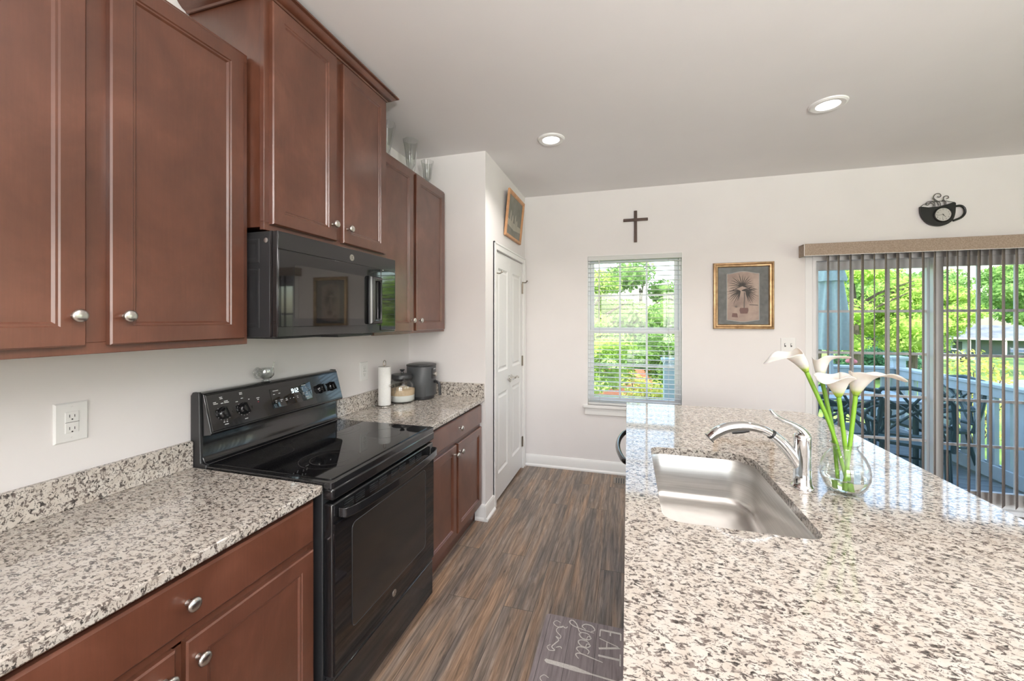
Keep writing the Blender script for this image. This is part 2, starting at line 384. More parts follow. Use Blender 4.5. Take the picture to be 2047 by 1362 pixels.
def rrect(x0, x1, y0, y1, r, n=8):
    """rounded rectangle, r = radii (ll, lr, ur, ul)"""
    if not isinstance(r, (list, tuple)): r = [r]*4
    pts = []
    for (cx, cyy, rr, a0) in ((x0+r[0], y0+r[0], r[0], PI), (x1-r[1], y0+r[1], r[1], 1.5*PI), (x1-r[2], y1-r[2], r[2], 0), (x0+r[3], y1-r[3], r[3], .5*PI)):
        for k in range(n+1): a = a0+PI/2*k/n; pts.append((cx+rr*math.cos(a), cyy+rr*math.sin(a)))
    return pts

# ================================================================== THE SETTING
XW, XP, YP, YF, ZC = -1.655, -1.016, 2.80, 3.99, 2.748
YB, XRW, YO = -4.5, 4.6, 4.15
struct('floor', B().box(XW-.15, XRW+.15, YB-.15, YO, -.06, 0), 'floor')
struct('ceiling', B().box(XW-.15, XRW+.15, YB-.15, YO, ZC, ZC+.12), 'ceiling')
struct('roof', B().box(XW-.3, XRW+.3, YB-.3, YO+.0, ZC+.12, 5.9), 'siding')  # unseen upper-storey block, added above the ceiling to shade the deck
struct('wall_left', B().box(XW-.15, XW, YB-.15, YO, 0, ZC), 'wall')
b = B()
for y0, y1, z0, z1 in ((YB-.15, -2.9, 0, ZC), (-2.9, -.3, 0, .7), (-2.9, -.3, 2.3, ZC), (-.3, .6, 0, ZC), (.6, 2.4, 0, .7), (.6, 2.4, 2.3, ZC), (2.4, YO, 0, ZC)):
    b.box(XRW, XRW+.15, y0, y1, z0, z1)
struct('wall_right', b, 'wall')
b = B()
for x0, x1, z0, z1 in ((XW, -1.2, 0, ZC), (-1.2, .6, 0, .8), (-1.2, .6, 2.3, ZC), (.6, 1.0, 0, ZC), (1.0, 2.45, 0, .8), (1.0, 2.45, 2.3, ZC), (2.45, XRW, 0, ZC)):
    b.box(x0, x1, YB-.15, YB, z0, z1)
struct('wall_back', b, 'wall')
# far wall with window and patio-door openings
WX0, WX1, WZ0, WZ1 = -.384, .488, .655, 2.118
DX0, DX1, DZ1 = 1.462, 3.22, 2.05
b = B()
for x0, x1, z0, z1 in ((XP-.0, WX0, 0, ZC), (WX0, WX1, 0, WZ0), (WX0, WX1, WZ1, ZC), (WX1, DX0, 0, ZC), (DX0, DX1, DZ1, ZC), (DX1, XRW, 0, ZC)):
    b.box(x0, x1, YF, YO, z0, z1)
b.box(XW, XP, YF, YO, 0, ZC)
struct('wall_far', b, 'wall', smooth=0)
# pantry closet
struct('wall_pantry_front', B().box(XW, XP, YP, YP+.11, 0, ZC), 'wall')
b = B(); b.box(XP-.11, XP, YP+.11, 3.034, 0, ZC); b.box(XP-.11, XP, 3.034, 3.886, 2.052, ZC); b.box(XP-.11, XP, 3.886, YF, 0, ZC)
struct('wall_pantry_side', b, 'wall', smooth=0)
# baseboards with shoe moulding
def baseboard(name, p0, p1, nrm, h=.115):
    prof = [(0, 0), (.026, 0), (.026, .012), (.02, .02), (.014, .024), (.014, h-.022), (.010, h-.010), (.006, h), (0, h)]
    (x0, y0), (x1, y1) = p0, p1; vs = []; n = len(prof)
    for x, y in (p0, p1):
        for d, z in prof: vs.append((x+nrm[0]*d, y+nrm[1]*d, z))
    fs = [(i, (i+1) % n, n+(i+1) % n, n+i) for i in range(n)]+[tuple(range(n)), tuple(range(n, 2*n))[::-1]]
    struct(name, B().add(vs, fs), 'trim')
baseboard('baseboard_far', (XP, YF), (DX0-.0, YF), (0, -1))
baseboard('baseboard_pantry', (XP+.0, YP-.026), (XP+.0, 2.975), (1, 0))
baseboard('baseboard_pantry_front', (XP-.075, YP), (XP, YP), (0, -1))
# pantry door casing (trim_1)
b = B()
for y0, y1, z0, z1 in ((2.975, 3.033, 0, 2.112), (3.887, 3.945, 0, 2.112), (3.033, 3.887, 2.054, 2.112)):
    b.box(XP, XP+.012, y0, y1, z0, z1)
b.box(XP, XP+.017, 2.975, 2.99, 0, 2.112); b.box(XP, XP+.017, 3.93, 3.945, 0, 2.112); b.box(XP, XP+.017, 2.975, 3.945, 2.097, 2.112)
b.box(XP-.1, XP-.045, 3.034, 3.886, 2.03, 2.052)
struct('trim_1', b, 'trim', .002)
# pantry double doors
def leaf(name, y0, y1, hinge_y, lever_y, sgn):
    xf = XP-.003; b = B(); st = .075
    z0, z1 = .025, 2.046
    rails = ((z0, z0+.20), (.88, 1.06), (z1-.13, z1))
    b.box(xf-.034, xf, y0, y0+st, z0, z1); b.box(xf-.034, xf, y1-st, y1, z0, z1)
    for a, c in rails: b.box(xf-.034, xf, y0+st, y1-st, a, c)
    for a, c in ((rails[0][1], rails[1][0]), (rails[1][1], rails[2][0])):
        b.panel(y0+st, y1-st, a, c, mpx(xf), [(0, -.034), (0, 0), (.006, -.004), (.016, -.010), (.024, -.010), (.040, -.002), (.044, -.002)])
    o = struct(name, b, 'door', smooth=25)
    o['label'] = 'white narrow two-panel pantry door leaf, '+('nearer the kitchen counter' if sgn > 0 else 'nearer the far wall')
    for z in (.27, 1.08, 1.80):
        h = B(); h.box(xf, xf+.004, hinge_y-.016, hinge_y+.016, z-.05, z+.05); h.tube([(xf+.007, hinge_y, z-.05), (xf+.007, hinge_y, z+.05)], .006, 8)
        obj('hinge', h, 'bronze', o, label='dark bronze hinge')
    # coat-hook style catch on top hinge
    h = B(); h.tube(bez([(xf+.005, hinge_y, 1.865), (xf+.04, hinge_y, 1.862), (xf+.055, hinge_y+.01*sgn, 1.875)], 4), .005, 8); h.tube([(xf+.004, hinge_y, 1.80), (xf+.006, hinge_y, 1.87)], .006, 8)
    h.sphere((xf+.055, hinge_y+.01*sgn, 1.876), .008, 10, 6)
    obj('door_stop', h, 'bronze', o, label='hinge pin door stop')
    h = B(); h.lathe([(.0, 0), (.026, 0), (.026, .006), (.012, .012), (.010, .045), (0, .045)], (xf, lever_y, .967), 20, 'x')
    h.tube(bez([(xf+.04, lever_y, .967), (xf+.045, lever_y-.04*sgn, .972), (xf+.042, lever_y-.075*sgn, .964), (xf+.04, lever_y-.10*sgn, .955)], 5), lerp_list([.009, .008, .007, .009], 16), 8)
    obj('lever_handle', h, 'nickel', o, label='nickel lever handle')
    return o
leaf('door_1', 3.037, 3.458, 3.040, 3.425, 1)
leaf('door_2', 3.462, 3.883, 3.880, 3.495, -1)

# ---- window_1
yw0, yw1 = YF+.055, YF+.115
win = bpy.data.objects.new('window_1', None); COL.objects.link(win); win.location = (.05, yw0, WZ0); win['kind'] = 'structure'
win['label'] = 'white double-hung window with grilles behind the horizontal blind'
b = B()
for x0, x1, z0, z1 in ((WX0, WX0+.025, WZ0, WZ1), (WX1-.025, WX1, WZ0, WZ1), (WX0+.025, WX1-.025, WZ0, WZ0+.03), (WX0+.025, WX1-.025, WZ1-.03, WZ1)):
    b.box(x0, x1, yw0-.01, YO, z0, z1)
obj('window_frame', b, 'vinyl', win, .002)
def sash(z0, z1, y):
    b = B(); s = .036; x0, x1 = WX0+.025, WX1-.025
    b.box(x0, x0+s, y, y+.03, z0, z1); b.box(x1-s, x1, y, y+.03, z0, z1); b.box(x0+s, x1-s, y+.0005, y+.0295, z0, z0+s+.004); b.box(x0+s, x1-s, y+.0005, y+.0295, z1-s, z1)
    o = obj('sash', b, 'vinyl', win, .002); g = B(); W = x1-x0-2*s
    for k in (1, 2): cx = x0+s+W*k/3; g.box(cx-.009, cx+.009, y+.010, y+.020, z0+s, z1-s)
    zm = (z0+z1)/2; g.box(x0+s, x1-s, y+.0092, y+.0208, zm-.0085, zm+.0085)
    obj('grille', g, 'vinyl', o)
    obj('pane', B().box(x0+s-.004, x1-s+.004, y+.013, y+.017, z0+s-.004, z1-s+.004), 'pane', o)
sash(WZ0+.03, 1.392, yw0+.01); sash(1.372, WZ1-.03, yw0+.045)
b = B(); b.box(WX0-.04, WX1+.04, YF-.035, YF+.05, WZ0-.028, WZ0-.002)
struct('trim_2', b, 'trim', .004)
b = B(); b.box(WX0-.02, WX1+.02, YF-.016, YF, WZ0-.095, WZ0-.028)
struct('trim_3', b, 'trim', .003)
# jamb liner of the window opening
b = B(); b.box(WX0, WX0+.006, YF, yw0-.012, WZ0, WZ1); b.box(WX1-.006, WX1, YF, yw0-.012, WZ0, WZ1); b.box(WX0+.006, WX1-.006, YF, yw0-.012, WZ1-.006, WZ1)
struct('trim_4', b, 'trim')
# horizontal blind
bl = thing('horizontal_blind', 'white horizontal slat blind lowered and open in the small window', 'window blind', (.05, YF+.02, WZ0))
obj('headrail', B().box(WX0+.008, WX1-.008, YF-.012, YF+.034, WZ1-.052, WZ1-.008), 'slat', bl, .003)
b = B(); z = WZ0+.052; NS = 0
while z < WZ1-.065:
    b.box(WX0+.012, WX1-.012, YF-.008, YF+.040, z-.0013, z+.0013); z += .0445; NS += 1
obj('slats', b, 'slat', bl, label='stack of open white slats')
obj('bottom_rail', B().box(WX0+.012, WX1-.012, YF-.008, YF+.040, WZ0+.006, WZ0+.026), 'slat', bl, .004)
for x in (WX0+.12, .05, WX1-.12):
    b = B(); b.tube([(x, YF-.009, WZ0+.02), (x, YF-.009, WZ1-.05)], .0012, 6); b.tube([(x, YF+.041, WZ0+.02), (x, YF+.041, WZ1-.05)], .0012, 6)
    obj('ladder_cord', b, 'cord', bl)
obj('tilt_wand', B().tube([(WX0+.115, YF-.018, WZ1-.05), (WX0+.115, YF-.018, 1.47)], .004, 8), 'cord', bl)

# ---- sliding patio door (door_3)
pd = bpy.data.objects.new('door_3', None); COL.objects.link(pd); pd.location = (2.34, YF+.04, 0); pd['kind'] = 'structure'
pd['label'] = 'white sliding glass patio door with grilles behind vertical blinds'
b = B(); fx0, fx1 = DX0, DX1
b.box(fx0, fx0+.072, YF-.004, YO, 0, DZ1); b.box(fx1-.072, fx1, YF-.004, YO, 0, DZ1); b.box(fx0+.072, fx1-.072, YF-.004, YO, 1.99, DZ1)
b.box(fx0+.072, fx1-.072, YF-.03, YO, 0, .035); b.box(fx0+.05, fx0+.078, YF-.012, YF-.0045, 0, DZ1)
b.box(fx0+.072, fx1-.072, YF+.01, YF+.016, .035, .06)
obj('door_frame', b, 'vinyl', pd, .003)
def slider(x0, x1, y, sl, sr, z1=1.99, zb=.15):
    b = B(); b.box(x0, x0+sl, y, y+.04, .035, z1); b.box(x1-sr, x1, y, y+.04, .035, z1); b.box(x0+sl, x1-sr, y, y+.04, .035, zb); b.box(x0+sl, x1-sr, y, y+.04, 1.915, z1)
    o = obj('door_panel', b, 'vinyl', pd, .003); g = B(); a0, a1 = x0+sl, x1-sr
    for k in (1, 2): cx = a0+(a1-a0)*k/3; g.box(cx-.011, cx+.011, y+.014, y+.026, zb, 1.915)
    for k in range(1, 5): zz = zb+(1.915-zb)*k/5; g.box(a0, a1, y+.013, y+.027, zz-.0105, zz+.0105)
    obj('grille', g, 'vinyl', o); obj('pane', B().box(a0-.005, a1+.005, y+.0185, y+.0225, zb-.005, 1.92), 'pane', o)
slider(fx0+.072, 2.385, YF+.065, .05, .05)
slider(2.345, fx1-.072, YF+.012, .066, .06)

# vertical blinds
vb = thing('vertical_blind', 'taupe fabric vertical blind with open vanes across the patio door', 'window blind', (2.3, YF-.08, 2.02))
b = B(); VX0, VX1, VY = 1.425, 3.42, YF-.105
b.prism([(VX0, VY), (VX1, VY), (VX1, VY-.012), (VX0-.012, VY-.012)][::-1], 2.022, 2.122, 'z')
b.box(VX0-.012, VX1, VY, YF-.02, 2.112, 2.122)
obj('valance', b, 'valance', vb, .003, label='beige textured valance')
b = B(); b.box(VX0-.012, VX0-.002, VY+.0, YF-.002, 2.022, 2.122)
obj('valance_return', b, 'valance', vb, .003)
b = B(); b.box(VX0-.014, VX1, VY-.0135, VY-.011, 2.020, 2.0235); b.box(VX0-.014, VX0-.0105, VY-.0135, VY-.011, 2.02, 2.122); obj('valance_edge', b, 'white', vb)
obj('headrail', B().box(VX0+.02, VX1-.02, YF-.085, YF-.045, 2.04, 2.075), 'vinyl', vb, .003)
vx = [1.601, 1.675, 1.757, 1.839, 1.919, 1.995, 2.073, 2.153, 2.236, 2.311, 2.388, 2.450, 2.518, 2.580, 2.648, 2.723, 2.800, 2.878, 2.956, 3.034, 3.112, 3.19]
wd = [5.5, 5.5, 5.5, 7, 3.2, 5.5, 7, 6, 6, 5, 5, 4, 6.5, 7, 7, 7, 5.5, 6, 6, 6, 6, 6]
for x, wpx in zip(vx, wd):
    va = math.atan2(x, YF-.065); dep = -x*.278+(YF-.065)*.9606
    off = math.asin(min(.9, (wpx/799*dep)*.58/.089)); a = va+off          # vane turned a little past the line of sight
    n = 6; vs = []; hh = .0445
    for zz in (.078, 2.04):
        for k in range(n+1):
            t = -1+2*k/n; bow = .0012*(1-t*t)
            vs.append((x+math.sin(a)*hh*t+math.cos(a)*bow, YF-.065+math.cos(a)*hh*t-math.sin(a)*bow, zz))
    m2 = n+1; fs = [(k, k+1, m2+k+1, m2+k) for k in range(n)]
    o = obj('vane', B().add(vs, fs), 'vane', vb, smooth=60)
    md = o.modifiers.new('solid', 'SOLIDIFY'); md.thickness = .0012

# ---- recessed lights
for i, (x, y, lab) in enumerate(((-.512, 2.745, 'round white recessed ceiling light, left one near the pantry'), (1.12, 2.745, 'round white recessed ceiling light, right one above the island'),
                            (-.512, .6, None), (1.12, .6, None), (-.512, -1.6, None), (1.12, -1.6, None))):
    if lab: t = thing('recessed_light', lab, 'ceiling light', (x, y, ZC), group='recessed ceiling lights')
    else: t = thing('recessed_light', 'round white recessed ceiling light behind the camera', 'ceiling light', (x, y, ZC), group='recessed lights behind the camera')
    b = B(); b.lathe([(.055, -.003), (.060, -.010), (.083, -.012), (.093, -.006), (.095, -.0005), (.055, -.0005)], (x, y, ZC), 40, 'z', close=True); obj('trim_ring', b, 'trim', t)
    obj('lens', B().lathe([(0, -.006), (.057, -.006), (.057, -.002), (0, -.002)], (x, y, ZC), 32), 'lamp', t)
    a = area('downlight', (x, y, ZC-.03), (0, 0, 0), .11, .11, (8 if y > 2 else 3), (1, .95, .90), shape='DISK'); a.data.spread = math.radians(130)

# ================================================================== CABINETS (left run)
DR = [(0, -.020), (0, -.004), (.004, 0), (.050, 0), (.053, -.0035), (.058, -.0035), (.063, -.009), (.066, -.009)]   # five-piece door section
SL = [(0, -.020), (0, -.006), (.006, 0), (.012, 0)]
def knob(parent, x, y, z):
    b = B().lathe([(.007, 0), (.006, .004), (.005, .012), (.009, .017), (.0155, .021), (.0165, .025), (.014, .029), (.007, .0315), (0, .032)], (x, y, z), 24, 'x')
    obj('knob', b, 'nickel', parent, smooth=60, label='brushed nickel knob')
def cab_door(t, x, y0, y1, z0, z1, ky, kz):
    d = obj('door', B().panel(y0, y1, z0, z1, mpx(x), DR), 'wood', t, smooth=20)
    knob(d, x, ky, kz)
def cab_body(t, xf, y0, y1, z0, z1, doors_y, z_top_rail=.03, zr=.03, drawer=None):
    """carcass box with a 20 mm face frame in front"""
    b = B(); b.box(XW+.001, xf-.02, y0+.004, y1-.004, z0+.012, z1); obj('body', b, 'wood', t, .001)
    f = B(); f.box(xf-.02, xf, y0, y1, z0, z0+zr); f.box(xf-.02, xf, y0, y1, z1-z_top_rail, z1)
    f.box(xf-.02, xf, y0, y0+.03, z0+zr, z1-z_top_rail); f.box(xf-.02, xf, y1-.03, y1, z0+zr, z1-z_top_rail)
    for ym in doors_y: f.box(xf-.02, xf, ym-.035, ym+.035, z0+zr, z1-z_top_rail)
    if drawer: f.box(xf-.02, xf, y0+.03, y1-.03, drawer-.02, drawer+.02)
    obj('face_frame', f, 'wood', t, .0015)
# U1 upper left of microwave
UB, UT = 1.402, 2.468
t = thing('wall_cabinet', 'tall cherry wall cabinet nearest the camera, left of the microwave', 'cabinet', (XW, .71, UB))
cab_body(t, -1.352, .28, 1.148, UB, UT, [.7065])
cab_door(t, -1.332, .297, .682, UB+.022, UT-.018, .657, UB+.100); cab_door(t, -1.332, .731, 1.122, UB+.022, UT-.018, .762, UB+.100)
t = thing('wall_cabinet', 'cherry wall cabinet behind the frame edge, beside the tall near cabinet', 'cabinet', (XW, -.2, UB))
cab_body(t, -1.352, -.62, .279, UB, UT, [-.17]); cab_door(t, -1.332, -.6, -.2, UB+.022, UT-.018, -.23, UB+.09); cab_door(t, -1.332, -.14, .262, UB+.022, UT-.018, -.11, UB+.09)
# U2 above microwave, deeper, with crown
MY0, MY1 = 1.150, 1.915
t = thing('wall_cabinet', 'raised cherry cabinet with crown moulding above the microwave', 'cabinet', (XW, 1.53, 1.82))
cab_body(t, -1.276, MY0, MY1, 1.822, 2.70, [1.5315])
cab_door(t, -1.256, 1.172, 1.510, 1.845, 2.672, 1.482, 1.915); cab_door(t, -1.256, 1.553, 1.893, 1.845, 2.672, 1.581, 1.915)
prof = [(0, 0), (.006, 0), (.010, .006), (.022, .010), (.034, .020), (.040, .028), (.052, .031), (.052, .038), (0, .038)]
b = B(); path = [(XW+.002, MY0, (0, -1)), (-1.276, MY0, (1, -1)), (-1.276, MY1, (1, 1)), (XW+.002, MY1, (0, 1))]; vs = []
for x, y, (nx, ny) in path:
    for d, z in prof: vs.append((x+nx*d, y+ny*d, 2.686+z))
n = len(prof); fs = []
for s in range(3):
    for i in range(n): fs.append((s*n+i, s*n+(i+1) % n, (s+1)*n+(i+1) % n, (s+1)*n+i))
fs += [tuple(range(n)), tuple(range(3*n, 4*n))[::-1]]
obj('crown_moulding', b.add(vs, fs), 'wood', t, smooth=30)
# U3 right of microwave
t = thing('wall_cabinet', 'cherry two-door wall cabinet right of the microwave with glass vases on top', 'cabinet', (XW, 2.36, UB))
cab_body(t, -1.352, 1.918, 2.796, UB, UT, [2.345])
cab_door(t, -1.332, 1.935, 2.312, UB+.018, UT-.018, 2.284, UB+.085); cab_door(t, -1.332, 2.350, 2.770, UB+.018, UT-.018, 2.378, UB+.085)
# base cabinets
def base_cab(y0, y1, ym, label):
    t = thing('base_cabinet', label, 'cabinet', (XW, (y0+y1)/2, 0))
    cab_body(t, -1.058, y0, y1, .10, .882, [], .02, .04, .712)
    f = B().box(-1.078, -1.058, ym-.03, ym+.03, .14, .70); obj('centre_stile', f, 'wood', t)
    d = obj('drawer', B().panel(y0+.018, y1-.018, .728, .862, mpx(-1.038), SL), 'wood', t, smooth=20); knob(d, -1.038, (y0+y1)/2+.003, .797)
    cab_door(t, -1.038, y0+.018, ym-.012, .125, .700, ym-.038, .645); cab_door(t, -1.038, ym+.012, y1-.018, .125, .700, ym+.038, .645)
    obj('toe_kick', B().box(-1.115, -1.10, y0, y1, 0, .10), 'wood', t)
base_cab(.285, 1.152, .708, 'cherry base cabinet left of the range with one wide drawer over two doors')
base_cab(-.62, .283, -.168, 'cherry base cabinet below the near counter end')
base_cab(1.932, 2.797, 2.343, 'cherry base cabinet right of the range beside the pantry wall')
# counters
def counter(y0, y1, label, end=False, extra=None):
    t = thing('countertop', label, 'countertop', (XW, (y0+y1)/2, .884))
    obj('slab', B().box(XW+.001, -1.022, y0, y1, .884, .914), 'granite', t, .004)
    b = B().box(XW+.001, XW+.021, y0, y1, .914, 1.016)
    obj('backsplash', b, 'granite', t, .002)
    if end: obj('side_splash', B().box(XW+.021, -1.024, YP-.021, YP-.001, .914, 1.016), 'granite', t, .002)
counter(-.62, 1.157, 'speckled granite countertop left of the range')
counter(1.927, YP-.001, 'speckled granite countertop right of the range, ending at the pantry wall', True)

# ================================================================== RANGE
t = thing('range', 'black freestanding electric range with glass cooktop between the counters', 'stove', (-1.32, 1.542, 0))
R0, R1 = 1.160, 1.924
b = B(); b.box(-1.63, -1.03, R0+.004, R1-.004, .03, .90); obj('body', b, 'black_side', t, .003)
b = B(); pts = rrect(-1.622, -.987, R0, R1, .012, 4); b.prism(pts, .900, .922, 'z'); obj('cooktop_rim', b, 'black', t, .004)
b = B(); b.prism(rrect(-1.60, -1.01, R0+.022, R1-.022, .02, 5), .9215, .9255, 'z'); ct = obj('cooktop', b, 'black_glass', t, .001, label='black ceramic glass cooktop')
b = B()
def ring(b, cx, cyy, r, wdt=.0018, z=.9257):
    n = 64; vs = [(cx+(r+s*wdt)*math.cos(2*PI*k/n), cyy+(r+s*wdt)*math.sin(2*PI*k/n), z) for s in (0, 1) for k in range(n)]
    b.add(vs, [(k, (k+1) % n, n+(k+1) % n, n+k) for k in range(n)])
for cx, cyy, rr in ((-1.165, 1.36, (.115, .075)), (-1.165, 1.735, (.08,)), (-1.455, 1.36, (.075,)), (-1.44, 1.725, (.115, .08)), (-1.47, 1.54, (.05,))):
    for r in rr: ring(b, cx, cyy, r)
obj('burner_rings', b, 'burner', ct, smooth=0, label='faint grey printed burner rings')
b = B(); b.box(-1.03, -.985, R0+.002, R1-.002, .858, .902); obj('front_rail', b, 'black', t, .008)
# control backguard
prof = [(-1.652, .90), (-1.652, 1.190), (-1.640, 1.203), (-1.606, 1.203), (-1.598, 1.198), (-1.556, 1.048), (-1.560, 1.040), (-1.603, 1.034), (-1.603, .955), (-1.590, .932), (-1.575, .928), (-1.575, .90)]
b = B(); b.prism([(p[0], p[1]) for p in prof], R0+.008, R1-.008, 'y'); bgd = obj('backguard', b, 'black', t, .002)
for yy in (R0-.001, R1-.011):
    b = B(); b.prism([(-1.653, .90), (-1.653, 1.192), (-1.642, 1.206), (-1.610, 1.206), (-1.603, 1.03), (-1.600, .93), (-1.57, .926), (-1.57, .90)], yy, yy+.012, 'y'); obj('end_cap', b, 'black_matte', bgd, .003)
# slanted face mapping: a along y, bb along slope from the bottom
e0 = Vector((-1.556, 0, 1.048)); e1 = Vector((-1.598, 0, 1.198)); sl = (e1-e0).length; su = (e1-e0).normalized(); sn = Vector((su.z, 0, -su.x))
def mps(a, bb, d): p = e0+su*bb+sn*d; return (p.x, a, p.z)
b = B(); b.panel(R0+.012, R1-.012, .004, sl-.004, mps, [(0, 0), (0, .002), (.003, .0035)]); obj('control_panel', b, 'black', bgd, smooth=20)
b = B(); b.panel(1.458, 1.700, .035, .125, mps, [(0, .0035), (0, .0047), (.003, .0052)]); cp = obj('display', b, 'black_glass', bgd, smooth=20, label='dark touch panel with clock digits')
segs = {'9': 'abcdfg', '1': 'bc', '2': 'abged'}
b = B(); dx = 1.577
def seg(b, ch, y0, z0, w_, h_):
    hw = .0012
    S = {'a': (0, h_, w_, h_), 'b': (w_, h_/2, w_, h_), 'c': (w_, 0, w_, h_/2), 'd': (0, 0, w_, 0), 'e': (0, 0, 0, h_/2), 'f': (0, h_/2, 0, h_), 'g': (0, h_/2, w_, h_/2)}
    for s_ in segs[ch]:
        a0, c0, a1, c1 = S[s_]; b.panel(y0+a0-hw, y0+a1+hw, z0+c0-hw, z0+c1+hw, mps, [(0, .0052), (0, .0058)])
seg(b, '9', dx, .088, .009, .018); seg(b, '1', dx+.012, .088, .009, .018); seg(b, '2', dx+.029, .088, .009, .018)
for zz in (.093, .100): b.panel(dx+.0135, dx+.0155, zz, zz+.002, mps, [(0, .0052), (0, .0058)])
obj('digits', b, 'led', cp, label='lit digits reading 9:12')
b = B(); rnd = random.Random(3)
for (y, z, wl) in [(1.472, .113, .030), (1.47, .097, .010), (1.50, .098, .010), (1.475, .067, .010), (1.475, .060, .007), (1.503, .066, .014), (1.505, .059, .006), (1.533, .066, .010), (1.532, .059, .012), (1.558, .063, .004), (1.577, .063, .006), (1.60, .066, .008), (1.602, .059, .006),
                   (1.640, .113, .028), (1.640, .099, .009), (1.662, .100, .008), (1.640, .091, .006), (1.640, .075, .009), (1.662, .076, .009), (1.64, .068, .007), (1.662, .068, .008), (1.652, .052, .022)]:
    obj('key_legend', B().panel(y, y+wl, z, z+.0028, mps, [(0, .0052), (0, .0055)]), 'ink', cp, smooth=0)
b = B()
for cyk in (1.232, 1.320):
    for k in range(9): a = PI*(.75+k*.125*1.1); b.panel(cyk+.030*math.cos(a)-.001, cyk+.030*math.cos(a)+.001, .068+.030*math.sin(a)-.001, .068+.030*math.sin(a)+.001, mps, [(0, .0035), (0, .0038)])
for y, z, wl in ((1.196, .108, .018), (1.196, .114, .012), (1.226, .106, .010), (1.240, .112, .016), (1.240, .106, .020), (1.225, .125, .012), (1.224, .131, .012), (1.225, .020, .016), (1.222, .030, .006), (1.234, .030, .006),
                 (1.314, .110, .010), (1.311, .128, .013), (1.311, .134, .013), (1.288, .100, .010), (1.346, .100, .006), (1.314, .022, .014), (1.385, .098, .015), (1.388, .091, .008)):
    obj('dial_legend', B().panel(y, y+wl, z, z+.003, mps, [(0, .0035), (0, .0038)]), 'ink', bgd, smooth=0)
obj('dial_scale', b, 'ink', bgd)
b = B(); b.panel(1.389, 1.393, .080, .084, mps, [(0, .0035), (0, .004)]); obj('indicator', b, 'red', bgd)
def stove_knob(y, z):
    b = B().lathe([(0, 0), (.024, 0), (.0255, .004), (.0235, .010), (.019, .014), (.018, .026), (.0, .027)], (0, 0, 0), 28, 'z')
    b.box(-.0045, .0045, -.021, .021, .014, .034)
    ro = Matrix((( 0, su.x, sn.x), (1, 0, 0), (0, su.z, sn.z))).to_4x4(); p = mps(y, z, .0035)
    b.xf(Matrix.Translation(p) @ ro @ Matrix.Rotation(.25, 4, 'Z')); obj('knob', b, 'black', bgd, smooth=40, label='black control knob')
for y in (1.232, 1.320, 1.762, 1.845): stove_knob(y, .068 if y < 1.5 else .078)
# oven door
b = B(); b.box(-1.03, -.990, R0+.006, R1-.006, .235, .845)
dr = obj('oven_door', b, 'black', t, .006)
obj('door_glass', B().panel(R0+.010, R1-.010, .24, .775, mpx(-.990), [(0, 0), (0, .004), (.003, .006), (.006, .006)]), 'black_glass', dr, smooth=20)
b = B(); b.prism(rrect(1.262, 1.822, .345, .735, .022, 5), -.9845, -.9835, 'x'); obj('oven_window', b, 'oven_glass', dr, smooth=20, label='dark see-through oven window')
b = B(); b.tube([Vector((-.9835, p[0], p[1])) for p in rrect(1.262, 1.822, .345, .735, .022, 5)], .0016, 6, closed=True); obj('window_edge', b, 'black_side', dr)
for k in range(4):
    b = B(); yc = 1.285+k*.150
    for s in (-1, 1):
        for j in range(4): b.box(-.990, -.9885, yc+s*.032-.026, yc+s*.032+.026, .800+j*.0085, .8035+j*.0085)
    obj('vent_slots', b, 'black_side', dr)
# handle, bowed and flat
b = B(); path = bez([(-.985, R0+.035, .805), (-.952, R0+.055, .805), (-.936, R0+.20, .805), (-.930, 1.542, .805), (-.936, R1-.20, .805), (-.952, R1-.055, .805), (-.985, R1-.035, .805)], 6)
n4 = len(path); vs = []
for i, p in enumerate(path):
    a = path[max(i-1, 0)]; c = path[min(i+1, n4-1)]; tt = (c-a).normalized(); nn = Vector((tt.y, -tt.x, 0))
    for dx_, dz_ in ((.008, .022), (.008, -.012), (-.008, -.022), (-.008, .014)): vs.append(p+nn*dx_+Vector((0, 0, dz_)))
fs = [(i*4+k, i*4+(k+1) % 4, i*4+4+(k+1) % 4, i*4+4+k) for i in range(n4-1) for k in range(4)]+[(0, 1, 2, 3), tuple((n4-1)*4+k for k in range(4))]
obj('handle', B().add(vs, fs), 'black', dr, .003, smooth=50)
def badge(parent, mp, y, z, r):
    b = B(); n = 32; vs = [mp(y+r*math.cos(2*PI*k/n), z+r*math.sin(2*PI*k/n), d) for d in (0, .0015) for k in range(n)]
    b.add(vs, [tuple(range(n)), tuple(range(n, 2*n))]+[(k, (k+1) % n, n+(k+1) % n, n+k) for k in range(n)]); o = obj('badge', b, 'nickel', parent, label='round silver maker badge')
    b = B(); g1 = [(y-.1*r+.28*r*math.cos(a), z+.42*r*math.sin(a)) for a in np.linspace(.6, 5.4, 14)]; b.ribbon(g1+[(y+.12*r, z-.05*r), (y-.05*r, z)], .11*r, mp, .0015, .0003)
    g2 = [(y+.3*r+.2*r*math.cos(a), z+.38*r*math.sin(a)) for a in np.linspace(.8, 5.6, 12)]; b.ribbon(g2, .11*r, mp, .0015, .0003)
    g3 = [(y+.82*r*math.cos(a), z+.82*r*math.sin(a)) for a in np.linspace(0, 2*PI, 30)]; b.ribbon(g3, .07*r, mp, .0015, .0003)
    obj('badge_monogram', b, 'charcoal_dark', o)
badge(dr, mpx(-.984), 1.542, .292, .014)
b = B(); b.box(-1.03, -.992, R0+.006, R1-.006, .045, .222); obj('storage_drawer', b, 'black', t, .005)
b = B(); b.box(-1.02, -.995, R0+.01, R1-.01, .222, .236); b.box(-1.3, -1.04, R0+.03, R0+.07, 0, .03); b.box(-1.3, -1.04, R1-.07, R1-.03, 0, .03); obj('feet', b, 'black_matte', t)

